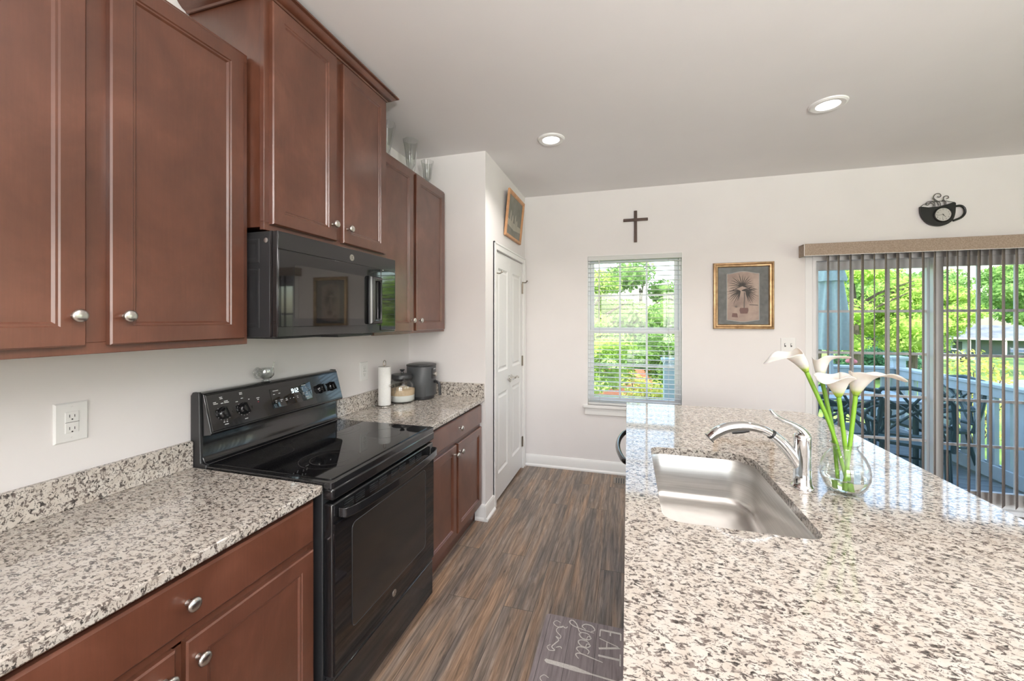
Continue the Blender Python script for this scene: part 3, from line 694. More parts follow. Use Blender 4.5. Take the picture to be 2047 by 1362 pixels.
# ================================================================== MICROWAVE
t = thing('microwave', 'black over-the-range microwave under the raised cabinet', 'microwave', (XW, 1.53, 1.42))
XM = -1.213; Z0, Z1 = 1.425, 1.816
b = B(); b.box(XW+.003, XM-.036, MY0+.002, MY1-.002, Z0, Z1); bd = obj('body', b, 'black_side', t, .004)
b = B()
for y0, y1, z0, z1 in ((-1.60, -1.298, 1.70, 1.79), (-1.60, -1.298, 1.46, 1.68)):
    b.panel(y0, y1, z0, z1, lambda a, c, d: (a, MY0+.002-d, c), [(0, 0), (.004, .0012), (.008, .0014), (.014, .0014), (.018, .0002), (.022, .0002)])
obj('side_embossing', b, 'black_side', bd, smooth=20)
b = B().lathe([(0, 0), (.009, 0), (.009, .002), (.004, .003), (0, .003)], (-1.268, MY0+.002, 1.782), 16, '-y'); obj('screw', b, 'nickel', bd)
b = B().box(XM-.036, XM-.028, MY0+.001, MY1-.001, Z0+.004, Z1); obj('bezel', b, 'black', t)
b = B().box(XM-.029, XM-.004, MY0+.003, MY1-.003, Z0+.002, Z1); fr = obj('front_panel', b, 'black', t, .003)
b = B().box(XM-.0045, XM, MY0+.004, 1.776, Z0+.040, 1.748); dm = obj('door', b, 'black_glass', t, .0015)
b = B().box(XM-.0045, XM+.001, 1.778, MY1-.004, Z0+.012, 1.748); cpn = obj('control_panel', b, 'black_glass', t, .004)
obj('door_window', B().prism(rrect(1.225, 1.640, 1.497, 1.700, .008, 4), XM, XM+.0006, 'x'), 'mw_glass', dm, smooth=20)
b = B(); b.box(XM-.0045, XM-.0008, MY0+.004, MY1-.004, 1.7505, Z1-.002); vt = obj('vent_strip', b, 'black', t, .001)
badge(vt, mpx(XM-.0008), 1.555, 1.776, .0145)
b = B(); hp = [(1.670, 1.470), (1.765, 1.470), (1.765, 1.705), (1.670, 1.705)]
mh = lambda a, c, d: (XM+d, a, c)
b.panel(1.672, 1.762, 1.470, 1.706, mh, [(0, 0), (0, .014), (.006, .024), (.016, .030), (.022, .028), (.026, .010), (.030, .010)])
obj('handle', b, 'black', dm, .002, smooth=35)
b = B(); b.box(XM-.25, XM-.03, 1.50, 1.75, Z0-.012, Z0); b.box(XM-.36, XM-.05, 1.2, 1.42, Z0-.006, Z0); obj('underside_vent', b, 'black_matte', t)

# ================================================================== ISLAND
XI0, XI1, YI0, YI1 = -.007, 1.098, .15, 2.905
SKX0, SKX1, SKY0, SKY1 = .098, .503, 1.228, 1.928; SR = (.055, .045, .105, .05)
t = thing('kitchen_island', 'kitchen island with speckled granite top, sink and bar overhang', 'kitchen island', (.5, 1.5, 0))
outer = rrect(XI0, XI1, YI0, YI1, (.01, .05, .10, .006), 8); hole = rrect(SKX0, SKX1, SKY0, SKY1, SR, 10)
tri = tessellate_polygon([[Vector((x, y, 0)) for x, y in outer], [Vector((x, y, 0)) for x, y in hole[::-1]]])
allp = outer+hole[::-1]; n0 = len(outer); nA = len(allp)
vs = [(x, y, .884) for x, y in allp]+[(x, y, .914) for x, y in allp]
fs = [tuple(q) for q in tri]+[tuple(i+nA for i in q) for q in tri]+[(i, (i+1) % n0, nA+(i+1) % n0, nA+i) for i in range(n0)]
nh = len(hole); fs += [(n0+i, n0+(i+1) % nh, nA+n0+(i+1) % nh, nA+n0+i) for i in range(nh)]
obj('countertop', B().add(vs, fs), 'granite', t, .003, smooth=30)
b = B(); b.box(.035, .66, YI0+.03, YI0+.05, .10, .884); b.box(.035, .66, YI1-.045, YI1-.025, 0, .884); b.box(.64, .66, YI0+.05, YI1-.045, 0, .884); b.box(.12, .64, YI0+.05, 2.0, .10, .12)
b.box(.035, .055, YI0+.05, 1.975, .10, .884); b.box(.035, .055, 2.605, YI1-.045, .10, .884); b.box(.10, .115, YI0+.05, YI1-.045, 0, .10)
obj('base_cabinet', b, 'wood', t, .001)
for y0, y1 in ((.22, .62), (.64, 1.04), (1.10, 1.50), (1.52, 1.92)):
    d = obj('door', B().panel(y0, y1, .12, .86, lambda a, c, dd: (.033-dd, a, c), [(i, dd+.02) for i, dd in DR][:]), 'wood', t, smooth=20)
# dishwasher
dw = thing('dishwasher', 'black dishwasher in the far end of the island with a curved black handle', 'dishwasher', (.3, 2.29, 0))
obj('body', B().box(.062, .62, 1.985, 2.595, .11, .872), 'black_side', dw)
dd = obj('door', B().box(.018, .056, 1.982, 2.598, .11, .872), 'black', dw, .004)
pth = bez([(.02, 2.02, .800), (-.015, 2.035, .800), (-.043, 2.16, .800), (-.052, 2.29, .800), (-.043, 2.42, .800), (-.015, 2.545, .800), (.02, 2.56, .800)], 6)
obj('handle', B().tube(pth, .013, 12, flat=1.1), 'black', dd)
obj('button', B().sphere((.008, 2.64-.06, .85), .012, 12, 8), 'black_glass', dd)
# sink
sk = thing('kitchen_sink', 'undermount stainless steel sink in the island countertop', 'sink', (.3, 1.58, .68))
b = B(); rings = [(-.016, .8835), (-.004, .8835), (.0, .875), (.006, .76), (.010, .725), (.018, .706), (.034, .693), (.055, .688), (.10, .686)]; vs = []; n = None
for ins, z in rings:
    rr = [max(.02, r-ins) if ins >= 0 else r-ins for r in SR]; p = rrect(SKX0+ins, SKX1-ins, SKY0+ins, SKY1-ins, rr, 10); n = len(p); vs += [(x, y, z) for x, y in p]
fs = []
for i in range(len(rings)-1): fs += [(i*n+k, i*n+(k+1) % n, (i+1)*n+(k+1) % n, (i+1)*n+k) for k in range(n)]
fs.append(tuple((len(rings)-1)*n+k for k in range(n)))
o = obj('basin', B().add(vs, fs), 'steel', sk, smooth=50); md = o.modifiers.new('solid', 'SOLIDIFY'); md.thickness = .0015; md.offset = 1
b = B().lathe([(.0, .004), (.012, .004), (.02, .002), (.043, .006), (.046, .001), (.046, 0)], (.30, 1.66, .686), 32); obj('drain', b, 'chrome', sk)
# faucet
fa = thing('faucet', 'chrome single-handle pull-out kitchen faucet beside the sink', 'faucet', (.578, 1.6, .914))
b = B().lathe([(.034, 0), (.034, .005), (.031, .010), (.0275, .016), (.026, .05), (.0255, .10), (.026, .13), (.0265, .165), (.0262, .178), (.020, .186), (0, .188)], (.578, 1.6, .914), 36); obj('body', b, 'chrome', fa, smooth=60)
b = B(); p = bez([(.585, 1.6, .955), (.556, 1.6, 1.010), (.520, 1.6, 1.058), (.487, 1.6, 1.088)], 7); b.tube(p, lerp_list([.018, .020, .019, .017], len(p)), 18); obj('spout', b, 'chrome', fa, smooth=60)
b = B().tube([(.489, 1.6, 1.0865), (.482, 1.6, 1.0915)], .0172, 18); obj('spout_joint', b, 'black_matte', fa)
b = B(); p = bez([(.482, 1.6, 1.0915), (.452, 1.6, 1.106), (.405, 1.6, 1.113), (.350, 1.6, 1.104), (.310, 1.6, 1.083), (.288, 1.6, 1.062)], 6); b.tube(p, lerp_list([.0165, .017, .0185, .021, .0215, .019], len(p)), 18, flat=.85); sh = obj('spray_head', b, 'chrome', fa, smooth=60)
b = B(); b.tube(bez([(.415, 1.6, 1.0985), (.39, 1.6, 1.094), (.36, 1.6, 1.087)], 4), lerp_list([.006, .009, .006], 9), 10); obj('spray_button', b, 'black_matte', sh)
b = B().lathe([(.0205, 0), (.0205, .003), (0, .003)], (0, 0, 0), 24); b.xf(Matrix.Translation((.2875, 1.6, 1.0615)) @ Matrix.Rotation(math.radians(-135), 4, 'Y')); obj('nozzle', b, 'charcoal', sh)
b = B(); p = bez([(.585, 1.6, 1.094), (.574, 1.6, 1.112), (.548, 1.6, 1.130), (.520, 1.6, 1.142), (.495, 1.6, 1.158), (.481, 1.6, 1.176)], 6); b.tube(p, lerp_list([.026, .019, .011, .010, .0115, .006], len(p)), 16, flat=.65); obj('lever', b, 'chrome', fa, smooth=60)

# vase with callas
VC = (.697, 1.592)
va = thing('glass_vase', 'round clear glass vase holding calla lilies on the island', 'vase', (*VC, .914))
outp = [(0, 0), (.030, 0), (.044, .008), (.058, .028), (.0675, .055), (.069, .075), (.065, .100), (.054, .125), (.040, .143), (.034, .152), (.036, .160), (.041, .166)]
inn = [(.039, .166), (.034, .159), (.032, .152), (.038, .142), (.052, .124), (.063, .100), (.067, .075), (.0655, .055), (.056, .030), (.042, .013), (.02, .009), (0, .009)]
obj('bowl', B().lathe(outp+inn, (*VC, .914), 48), 'glass', va, smooth=60)
obj('water', B().lathe([(0, .0095), (.02, .0095), (.0415, .0135), (.0555, .0305), (.0645, .052), (.0645, .053), (0, .053)], (*VC, .914), 48), 'water', va, smooth=40, label='shallow water')
def calla(tip, base, mid, face, L, Wd, label, lean=.5, tipdir=1.0, seedv=0):
    """spathe whose throat sits at tip; opens toward 'face' (a unit-ish vector); L length"""
    t = thing('calla_lily', label, 'flower', base, group='calla lilies in the vase')
    p = bez([base, mid, tip], 10); stem = B().tube(p, lerp_list([.0055, .0062, .0068], len(p)), 10); obj('stem', stem, 'stem', t, smooth=60)
    ax = (Vector(tip)-Vector(mid)).normalized(); fc = Vector(face); fc = (fc-ax*fc.dot(ax)).normalized(); sd_ = ax.cross(fc).normalized()
    b = B(); nu, nv = 18, 40; vs = []; uv = []
    for i in range(nu+1):
        u = i/nu
        for k in range(nv+1):
            th = -PI+2*PI*k/nv             # 0 = tip side (face), +-pi = the overlapping seam
            c = math.cos(th)
            sn2 = abs(math.sin(th)); tp = max(0, c)**5
            h = L*u*(1+.10*math.cos(th+.6)-.10*u*sn2)
            fl = .0068+Wd*(.82*u-.10*u*u)
            lip = max(0, (u-.60)/.40)**1.5                 # outward-rolling rim
            out = fl+lip*Wd*(.10+.12*sn2)
            tipx = (lip*.35+lip*lip*.45)*Wd*tp+lip*Wd*.18*max(0, c)
            h2 = h-lip*L*(.06*sn2+.02*max(0, -c)+.34*lip*tp)+.004*math.sin(4*th+seedv)*lip
            q = Vector(tip)+ax*(h2-.004)+fc*(math.cos(th)*out*.85+tipx+u*u*L*lean*.30)+sd_*math.sin(th)*out*1.05
            if abs(k) == nv: q += ax*0+fc*(.0015)
            vs.append(q); uv.append((k/nv, u))
    m2 = nv+1; fs = [(i*m2+k, i*m2+k+1, (i+1)*m2+k+1, (i+1)*m2+k) for i in range(nu) for k in range(nv)]
    b.add(vs, fs); b.uv = uv; o = obj('spathe', b, 'lily', t, smooth=80); md = o.modifiers.new('solid', 'SOLIDIFY'); md.thickness = .0012
    s = B(); s.tube([Vector(tip)+ax*.005, Vector(tip)+ax*(L*.35), Vector(tip)+ax*(L*.6)+fc*.003], [.004, .0045, .003], 10); obj('spadix', s, 'spadix', t)
calla((.583, 1.585, 1.318), (.705, 1.586, .936), (.655, 1.585, 1.13), (-.95, -.1, .15), .092, .046, 'white calla lily leaning furthest left, its petal tip drooping over the faucet', 1.2, seedv=1)
calla((.650, 1.64, 1.286), (.682, 1.602, .934), (.676, 1.62, 1.10), (.9, -.2, .2), .088, .040, 'white calla lily at the back, partly hidden behind two others', .8, seedv=2)
calla((.672, 1.575, 1.240), (.712, 1.598, .934), (.690, 1.578, 1.09), (-.7, -.7, .1), .086, .050, 'white calla lily in the middle of the bunch, upright with a wide rim', .4, seedv=3)
calla((.722, 1.58, 1.246), (.690, 1.578, .935), (.708, 1.582, 1.09), (.95, -.15, .1), .092, .056, 'white calla lily on the right, its petal spreading toward the patio door', .9, seedv=4)

# ================================================================== THINGS ON THE LEFT COUNTER
# paper towel
hx, hy = -1.558, 2.325
th = thing('paper_towel_holder', 'wire paper towel holder with a looped top beside the glass jar', 'paper towel holder', (hx, hy, .914))
b = B(); b.torus((hx, hy, .918), .062, .0028); b.torus((hx, hy, .918), .03, .0022)
for k in range(4): a = k*PI/2+.4; b.sphere((hx+.066*math.cos(a), hy+.066*math.sin(a), .919), .005, 8, 6)
for k in range(4): a = k*PI/2+.4; b.tube([(hx, hy, .918), (hx+.062*math.cos(a), hy+.062*math.sin(a), .918)], .002, 6)
obj('wire_base', b, 'nickel', th)
b = B(); b.tube([(hx, hy, .918), (hx, hy, 1.19)], .003, 8); lp = [(hx+.0, hy-.013, 1.185)]+[(hx, hy-.013*math.cos(a), 1.205+.014*math.sin(a)) for a in np.linspace(0, PI, 12)]+[(hx, hy+.013, 1.185)]; b.tube(lp, .0026, 8); b.tube([(hx, hy-.013, 1.185), (hx, hy+.013, 1.185)], .0026, 8); obj('rod', b, 'bronze', th)
b = B(); b.tube(bez([(hx-.03, hy+.055, .92), (hx+.02, hy+.085, .97), (hx+.045, hy+.045, 1.055), (hx+.052, hy-.014, 1.056)], 6), .0025, 8); b.sphere((hx+.052, hy-.016, 1.056), .0065, 12, 8); obj('tension_arm', b, 'nickel', th)
pr = B().lathe([(.008, 0), (.039, 0), (.040, .002), (.040, .252), (.039, .254), (.008, .254)], (hx, hy, .924), 36, close=True)
tag(obj('paper_towel_roll', pr, 'paper', loc=(hx, hy, .924)), 'white paper towel roll standing on its wire holder', 'paper towels')
# jar
jx, jy = -1.527, 2.492
j = thing('storage_jar', 'round glass storage jar with a black lid, filled in tan and white layers', 'jar', (jx, jy, .914))
jo = [(0, 0), (.07, 0), (.082, .006), (.089, .02), (.090, .10), (.087, .125), (.078, .145), (.068, .155), (.066, .163)]; ji = [(.064, .163), (.066, .154), (.076, .143), (.085, .124), (.088, .10), (.087, .02), (.08, .008), (0, .006)]
obj('glass_body', B().lathe(jo+ji, (jx, jy, .914), 48), 'glass', j, smooth=60)
obj('white_powder', B().lathe([(0, .0065), (.079, .009), (.0865, .021), (.0868, .052), (0, .052)], (jx, jy, .914), 40), 'flour', j, smooth=50)
b = B().lathe([(0, .0525), (.0868, .0525), (.0872, .092), (.06, .095), (.03, .108), (0, .112)], (jx, jy, .914), 40); obj('tan_layer', b, 'sugar', j, smooth=50)
b = B().lathe([(0, .150), (.062, .150), (.070, .164), (.073, .168), (.073, .188), (.070, .194), (.02, .199), (.010, .201), (.009, .214), (.017, .222), (.017, .228), (0, .229)], (jx, jy, .914), 40); obj('lid', b, 'charcoal_dark', j, .001, smooth=35, label='black domed lid with knob')
# air fryer
ax_, ay_ = -1.462, 2.648
f = thing('air_fryer', 'dark grey rounded air fryer with a basket handle near the pantry wall', 'air fryer', (ax_, ay_, .914))
rm = lambda a, h: 1+.035*math.cos(4*a)*-1
obj('base_ring', B().lathe([(0, 0), (.085, 0), (.092, .004), (.094, .022), (0, .022)], (ax_, ay_, .914), 48, rmod=rm), 'charcoal_dark', f)
obj('body', B().lathe([(0, .022), (.096, .022), (.1, .03), (.102, .12), (.104, .235), (.102, .238), (0, .238)], (ax_, ay_, .914), 64, rmod=rm), 'charcoal', f, smooth=40)
obj('lid', B().lathe([(0, .238), (.104, .2385), (.106, .242), (.105, .250), (.09, .255), (0, .256)], (ax_, ay_, .914), 64, rmod=rm), 'charcoal_dark', f, smooth=40)
def cyl_patch(b, a0, a1, z0, z1, r0, r1, n=14):
    vs = []
    for r in (r0, r1):
        for z in (z0, z1):
            for k in range(n+1): a = a0+(a1-a0)*k/n; vs.append((ax_+r*math.cos(a), ay_+r*math.sin(a), .914+z))
    m2 = n+1; fs = []
    for k in range(n): fs += [(k, k+1, m2+k+1, m2+k), (2*m2+k, 2*m2+k+1, 3*m2+k+1, 3*m2+k), (k, k+1, 2*m2+k+1, 2*m2+k), (m2+k, m2+k+1, 3*m2+k+1, 3*m2+k)]
    fs += [(0, m2, 3*m2, 2*m2), (n, m2+n, 3*m2+n, 2*m2+n)]; b.add(vs, fs)
b = B(); cyl_patch(b, -.80, .80, .028, .135, .100, .106); dw_ = obj('basket_front', b, 'charcoal', f, .002, smooth=40)
b = B(); b.tube(bez([(ax_+.100, ay_-.0, 1.038), (ax_+.125, ay_-.004, 1.040), (ax_+.147, ay_-.006, 1.025), (ax_+.152, ay_-.007, .985), (ax_+.154, ay_-.007, .945)], 6), lerp_list([.013, .012, .012, .012, .012], 25), 12, flat=.8); obj('basket_handle', b, 'charcoal_dark', dw_, smooth=50)
b = B(); cyl_patch(b, -.28, .28, .150, .225, .100, .1062); pnl = obj('control_panel', b, 'charcoal_dark', f)
b = B().lathe([(.016, 0), (.016, .014), (.013, .017), (0, .017)], (ax_+.105, ay_, 1.095), 24, 'x'); obj('dial', b, 'nickel', pnl, .001)
b = B()
for k in range(3): b.box(ax_+.1055, ax_+.1068, ay_-.014+k*.010, ay_-.007+k*.010, 1.130, 1.136)
obj('legend', b, 'ink', pnl)
# glass creamer on the range
gx, gy, gz = -1.624, 1.477, 1.2062
g = thing('glass_cup', 'small green-tinted glass cup with a curled handle standing on the range backguard', 'glass ornament', (gx, gy, gz))
obj('bowl', B().lathe([(0, 0), (.020, 0), (.020, .003), (.010, .007), (.020, .012), (.032, .025), (.034, .042), (.031, .058), (.029, .058), (.032, .042), (.030, .026), (.019, .014), (0, .011)], (gx, gy, gz), 32), 'crystal', g, smooth=60)
b = B(); sp_ = [(gx+.006*math.sin(3*a), gy-.045+.017*(1-a/9)*math.cos(a), gz+.042+.019*(1-a/12)*math.sin(a)) for a in np.linspace(0, 8, 40)]; b.tube(sp_, .0042, 8); b.tube(bez([(gx, gy-.028, gz+.05), (gx, gy-.048, gz+.066), (gx, gy-.066, gz+.048), (gx, gy-.052, gz+.022), (gx, gy-.026, gz+.018)], 6), .004, 8); obj('curled_handle', b, 'crystal', g, smooth=60)
b = B(); b.tube([(gx, gy+.030, gz+.045), (gx, gy+.040, gz+.074), (gx, gy+.043, gz+.084)], [.0035, .0028, .004], 8); obj('spout_tip', b, 'crystal', g)
# vases on the far cabinet
def fluted(x, y, h, r0, r1, label, tilt=(0, 0)):
    t = thing('glass_vase', label, 'vase', (x, y, UT), group='clear glass vases on the cabinet'); ns = 8
    rm = lambda a, hh: 1+.13*(abs(math.cos(ns/2*a))-.5)*(hh/h)
    pr = [(0, 0), (r0*1.25, 0), (r0*1.3, .008), (r0*.8, .03), (r0, h*.35), (r1*.8, h*.75), (r1, h), (r1-.003, h), (r1*.8-.003, h*.75), (r0-.003, h*.35), (0, .035)]
    b = B().lathe(pr, (0, 0, 0), 48, rmod=rm); b.xf(Matrix.Translation((x, y, UT)) @ Matrix.Rotation(tilt[0], 4, 'X')); obj('fluted_body', b, 'crystal', t, smooth=45)
fluted(-1.455, 2.185, .25, .028, .058, 'clear flared glass vase standing closest to the raised cabinet')
fluted(-1.425, 2.435, .25, .032, .052, 'tall clear fluted glass vase, middle of the three on the far cabinet')
fluted(-1.42, 2.66, .19, .030, .046, 'short clear fluted glass vase, rightmost on the far cabinet')

# ================================================================== OUTLETS AND SWITCH
def outlet(name, y, z, label, w_=.080, h_=.122):
    t = thing(name, label, 'outlet', (XW, y, z))
    obj('plate', B().panel(y-w_/2, y+w_/2, z-h_/2, z+h_/2, mpx(XW), [(0, 0), (0, .003), (.004, .006), (.01, .006)]), 'white', t, smooth=20)
    f_ = obj('receptacle', B().panel(y-.0165, y+.0165, z-.033, z+.033, mpx(XW+.006), [(0, -.001), (0, .001), (.002, .002)]), 'white', t, smooth=20)
    b = B()
    for zz in (z-.019, z+.019):
        b.box(XW+.0078, XW+.0084, y-.007, y-.0055, zz-.004, zz+.005); b.box(XW+.0078, XW+.0084, y+.005, y+.0065, zz-.004, zz+.004); b.lathe([(0, 0), (.0022, 0), (.0022, .0006), (0, .0006)], (XW+.0078, y, zz-.010), 10, 'x')
    b.box(XW+.0078, XW+.0082, y-.0165, y+.0165, z-.0006, z+.0006)
    obj('slots', b, 'charcoal_dark', f_)
    b = B()
    for zz in (z-.047, z+.047): b.lathe([(0, 0), (.0028, 0), (.002, .001), (0, .001)], (XW+.006, y, zz), 10, 'x')
    obj('screw', b, 'white', t)
outlet('wall_outlet', .808, 1.176, 'white wall outlet plate above the left counter')
outlet('wall_outlet', 2.235, 1.155, 'white wall outlet partly hidden behind the paper towel roll')
t = thing('light_switch', 'white double toggle switch plate right of the palm picture', 'light switch', (1.334, YF, 1.27))
obj('plate', B().panel(1.277, 1.391, 1.208, 1.332, mpy(YF), [(0, 0), (0, .003), (.004, .006), (.01, .006)]), 'white', t, smooth=20)
for x in (1.311, 1.357):
    tg = obj('toggle', B().box(x-.004, x+.004, YF-.016, YF-.006, 1.268, 1.284), 'white', t, .001)
    obj('slot', B().box(x-.006, x+.006, YF-.0065, YF-.0058, 1.256, 1.286), 'charcoal', tg)
# floor vent
t = thing('floor_register', 'small dark metal floor vent by the far wall', 'floor vent', (-.01, 3.815, 0))
obj('frame', B().panel(-.125, .145, 3.745, 3.895, mpz(0), [(0, 0), (0, .002), (.008, .004), (.010, .003)]), 'bronze', t, smooth=20)
b = B()
for k in range(11): x = -.105+k*.022; b.box(x, x+.010, 3.762, 3.878, .0028, .0042)
obj('louvres', b, 'charcoal_dark', t)

# ================================================================== WALL DECOR
b = B(); b.box(.058, .086, YF-.016, YF-.001, 2.228, 2.528); b.box(-.040, .184, YF-.017, YF-.002, 2.428, 2.455)
tag(obj('wall_cross', b, 'cross', None, .003, loc=(.072, YF, 2.228)), 'dark brown wooden cross on the far wall above the window', 'cross')
# palm picture
t = thing('framed_picture', 'framed potted palm print in a bronze-gold frame on the far wall', 'picture', (.985, YF, 1.41))
PX0, PX1, PZ0, PZ1 = .743, 1.226, 1.408, 2.000
b = B(); m_ = mpy(YF)
vs = []; fs = []; rg = [(0, 0), (0, .018), (.006, .026), (.014, .028), (.019, .021), (.026, .024), (.034, .022), (.040, .012), (.042, .008), (.042, 0)]
for ins, d in rg: vs += [m_(PX0+ins, PZ0+ins, d), m_(PX1-ins, PZ0+ins, d), m_(PX1-ins, PZ1-ins, d), m_(PX0+ins, PZ1-ins, d)]
for i in range(len(rg)-1):
    for k in range(4): fs.append((i*4+k, i*4+(k+1) % 4, i*4+4+(k+1) % 4, i*4+4+k))
obj('frame', B().add(vs, fs), 'gold', t, smooth=25)
mb = obj('mat_board', B().box(PX0+.041, PX1-.041, YF-.006, YF-.001, PZ0+.041, PZ1-.041), 'matboard', t)
cxp = .984; iw = .128; pz0, pz1 = 1.487, 1.900
top = [(cxp-iw+2*iw*k/24, pz1+.020*(.5-.5*math.cos(2*PI*k/24))) for k in range(25)]; bot = [(cxp+iw-2*iw*k/24, pz0-.016*(.5-.5*math.cos(2*PI*k/24))) for k in range(25)]
ol = top+bot
pr = obj('print', B().prism(ol, YF-.0072, YF-.006, 'y'), 'print', mb, smooth=20)
obj('border_line', B().ribbon(ol+[ol[0]], .005, m_, .0062, .0012), 'mat_line', mb)
b = B(); rnd = random.Random(8)
for (cx_, cz_, R_, nn, a0, a1) in ((cxp-.006, 1.790, .118, 17, -.30, PI+.30), (cxp-.020, 1.745, .108, 11, PI*.85, PI*1.45), (cxp+.022, 1.735, .100, 13, -PI*.42, PI*.30), (cxp-.01, 1.75, .09, 7, -.1, .5)):
    for k in range(nn):
        a = a0+(a1-a0)*k/(nn-1)+rnd.uniform(-.05, .05); L_ = R_*rnd.uniform(.75, 1.05); p_ = [(cx_+L_*s*math.cos(a), cz_+L_*s*math.sin(a)-.018*s*s*(1 if abs(math.sin(a)) < .9 else .2)) for s in np.linspace(0, 1, 6)]
        b.ribbon(p_, [.004, .0062, .0062, .005, .0035, .0012], m_, .0076, .0004+.00005*k)
obj('palm_fronds', b, 'print_dark', pr)
b = B(); b.ribbon(bez([(cxp+.012, 1.735), (cxp+.012, 1.68), (cxp+.010, 1.60)], 4) and [(cxp+.012, 1.735), (cxp+.013, 1.68), (cxp+.010, 1.64), (cxp+.010, 1.595)], .009, m_, .0072, .0008)
for k in range(8): a = .3+k*.32; b.ribbon([(cxp-.055+.045*s*math.cos(a), 1.60+.05*s*math.sin(a)-.01*s*s) for s in np.linspace(0, 1, 5)], [.003, .003, .002, .002, .0004], m_, .0072, .0004)
b.ribbon([(cxp+.05, 1.623), (cxp+.08, 1.622), (cxp+.12, 1.618)], .008, m_, .0072, .0004)
obj('palm_trunk', b, 'print_mid', pr)
b = B(); b.prism([(cxp-.020, 1.545), (cxp+.036, 1.545), (cxp+.044, 1.575), (cxp+.040, 1.596), (cxp-.022, 1.596), (cxp-.028, 1.575)], YF-.0082, YF-.0072, 'y'); b.prism([(cxp-.090, 1.515), (cxp-.040, 1.510), (cxp-.046, 1.548), (cxp-.084, 1.550)], YF-.0080, YF-.0072, 'y'); obj('pots', b, 'print_pot', pr)
obj('glazing', B().box(PX0+.041, PX1-.041, YF-.0125, YF-.0105, PZ0+.041, PZ1-.041), thin_glass('picture_glass', (.98, .98, .98), .8), t)
# small picture above the pantry door (slightly tilted forward at top)
t = thing('framed_picture', 'small dim still-life picture in a light wood frame above the pantry doors', 'picture', (XP, 3.5, 2.2))
y0, y1, z0, z1 = 3.245, 3.745, 2.215, 2.610
tl = lambda a, c, d: (XP+.004+d+(c-z0)*.10, a, c)
vs = []; fs = []; rg = [(0, 0), (0, .016), (.004, .020), (.022, .018), (.030, .008), (.030, 0)]
for ins, d in rg: vs += [tl(y0+ins, z0+ins, d), tl(y1-ins, z0+ins, d), tl(y1-ins, z1-ins, d), tl(y0+ins, z1-ins, d)]
for i in range(len(rg)-1):
    for k in range(4): fs.append((i*4+k, i*4+(k+1) % 4, i*4+4+(k+1) % 4, i*4+4+k))
obj('frame', B().add(vs, fs), 'oak', t, smooth=25)
pc = obj('print', B().panel(y0+.029, y1-.029, z0+.029, z1-.029, tl, [(0, .001), (0, .006)]), 'still', t)
obj('tablecloth_shape', B().ribbon([(y0+.03, z0+.135), (y0+.25, z0+.115), (y1-.03, z0+.125)], [.05, .06, .045], tl, .006, .0004), 'still_light', pc)
b = B()
for yy, hh, ww in ((y0+.13, .10, .03), (y0+.19, .07, .045), (y0+.28, .09, .035), (y0+.33, .05, .05)): b.ribbon([(yy, z0+.14), (yy, z0+.14+hh*.6), (yy, z0+.14+hh)], [ww, ww, ww*.3], tl, .0064, .0003)
obj('jug_shapes', b, 'still_light', pc)
# coffee-cup clock
KX, KZ = 2.378, 2.318
t = thing('cup_shaped_clock', 'black metal coffee-cup shaped wall clock with curling steam above the patio blinds', 'clock', (KX, YF, 2.23))
body = [(2.238, 2.390)]+[(2.238+.004*s, 2.390-.05*s) for s in (1,)]
cupo = bez([(2.240, 2.392, 0), (2.243, 2.345, 0), (2.258, 2.300, 0), (2.285, 2.262, 0), (2.325, 2.238, 0), (2.372, 2.230, 0), (2.415, 2.245, 0), (2.445, 2.275, 0), (2.458, 2.318, 0), (2.462, 2.372, 0), (2.462, 2.404, 0)], 4)
poly = [(p.x, p.y) for p in cupo]+[(2.452, 2.412), (2.41, 2.398), (2.35, 2.384), (2.29, 2.382)]
cb = obj('cup_body', B().prism(poly, YF-.030, YF-.008, 'y'), 'iron', t, .005, smooth=50)
b = B(); b.tube([Vector((p[0], YF-.022, p[1])) for p in [(2.242, 2.390), (2.262, 2.408), (2.31, 2.422), (2.36, 2.428), (2.41, 2.425), (2.45, 2.412)]], .0022, 8); obj('cup_rim', b, 'iron', cb)
b = B(); b.tube([Vector((p.x, YF-.018, p.y)) for p in bez([(2.455, 2.378, 0), (2.495, 2.382, 0), (2.520, 2.360, 0), (2.522, 2.320, 0), (2.498, 2.288, 0), (2.452, 2.268, 0)], 6)], .0085, 10); obj('cup_handle', b, 'iron', t)
b = B()
def curl(pts, r=.003): b.tube([Vector((p.x, YF-.02, p.y)) for p in bez([(a, c, 0) for a, c in pts], 5)], r, 8)
curl([(2.338, 2.388), (2.332, 2.418), (2.310, 2.432), (2.286, 2.424), (2.280, 2.408), (2.292, 2.402), (2.302, 2.412)]); curl([(2.328, 2.388), (2.324, 2.410), (2.300, 2.420)])
curl([(2.372, 2.392), (2.366, 2.418), (2.340, 2.440), (2.328, 2.462), (2.342, 2.486), (2.366, 2.486), (2.374, 2.468), (2.362, 2.458), (2.352, 2.466)]); curl([(2.360, 2.392), (2.352, 2.418), (2.336, 2.434), (2.322, 2.456)])
curl([(2.404, 2.392), (2.404, 2.418), (2.390, 2.440), (2.396, 2.462), (2.416, 2.464), (2.422, 2.448), (2.410, 2.444)]); curl([(2.396, 2.392), (2.396, 2.416), (2.384, 2.436)])
obj('steam_curls', b, 'iron_grey', t)
b = B().lathe([(.060, 0), (.060, .006), (.055, .010), (.051, .007), (.051, 0)], (KX+.002, YF-.030, KZ), 40, '-y', close=True); obj('bezel', b, 'iron', cb)
b = B().lathe([(0, 0), (.051, 0), (.051, .003), (0, .003)], (KX+.002, YF-.030, KZ), 40, '-y'); fc_ = obj('clock_face', b, 'face', cb)
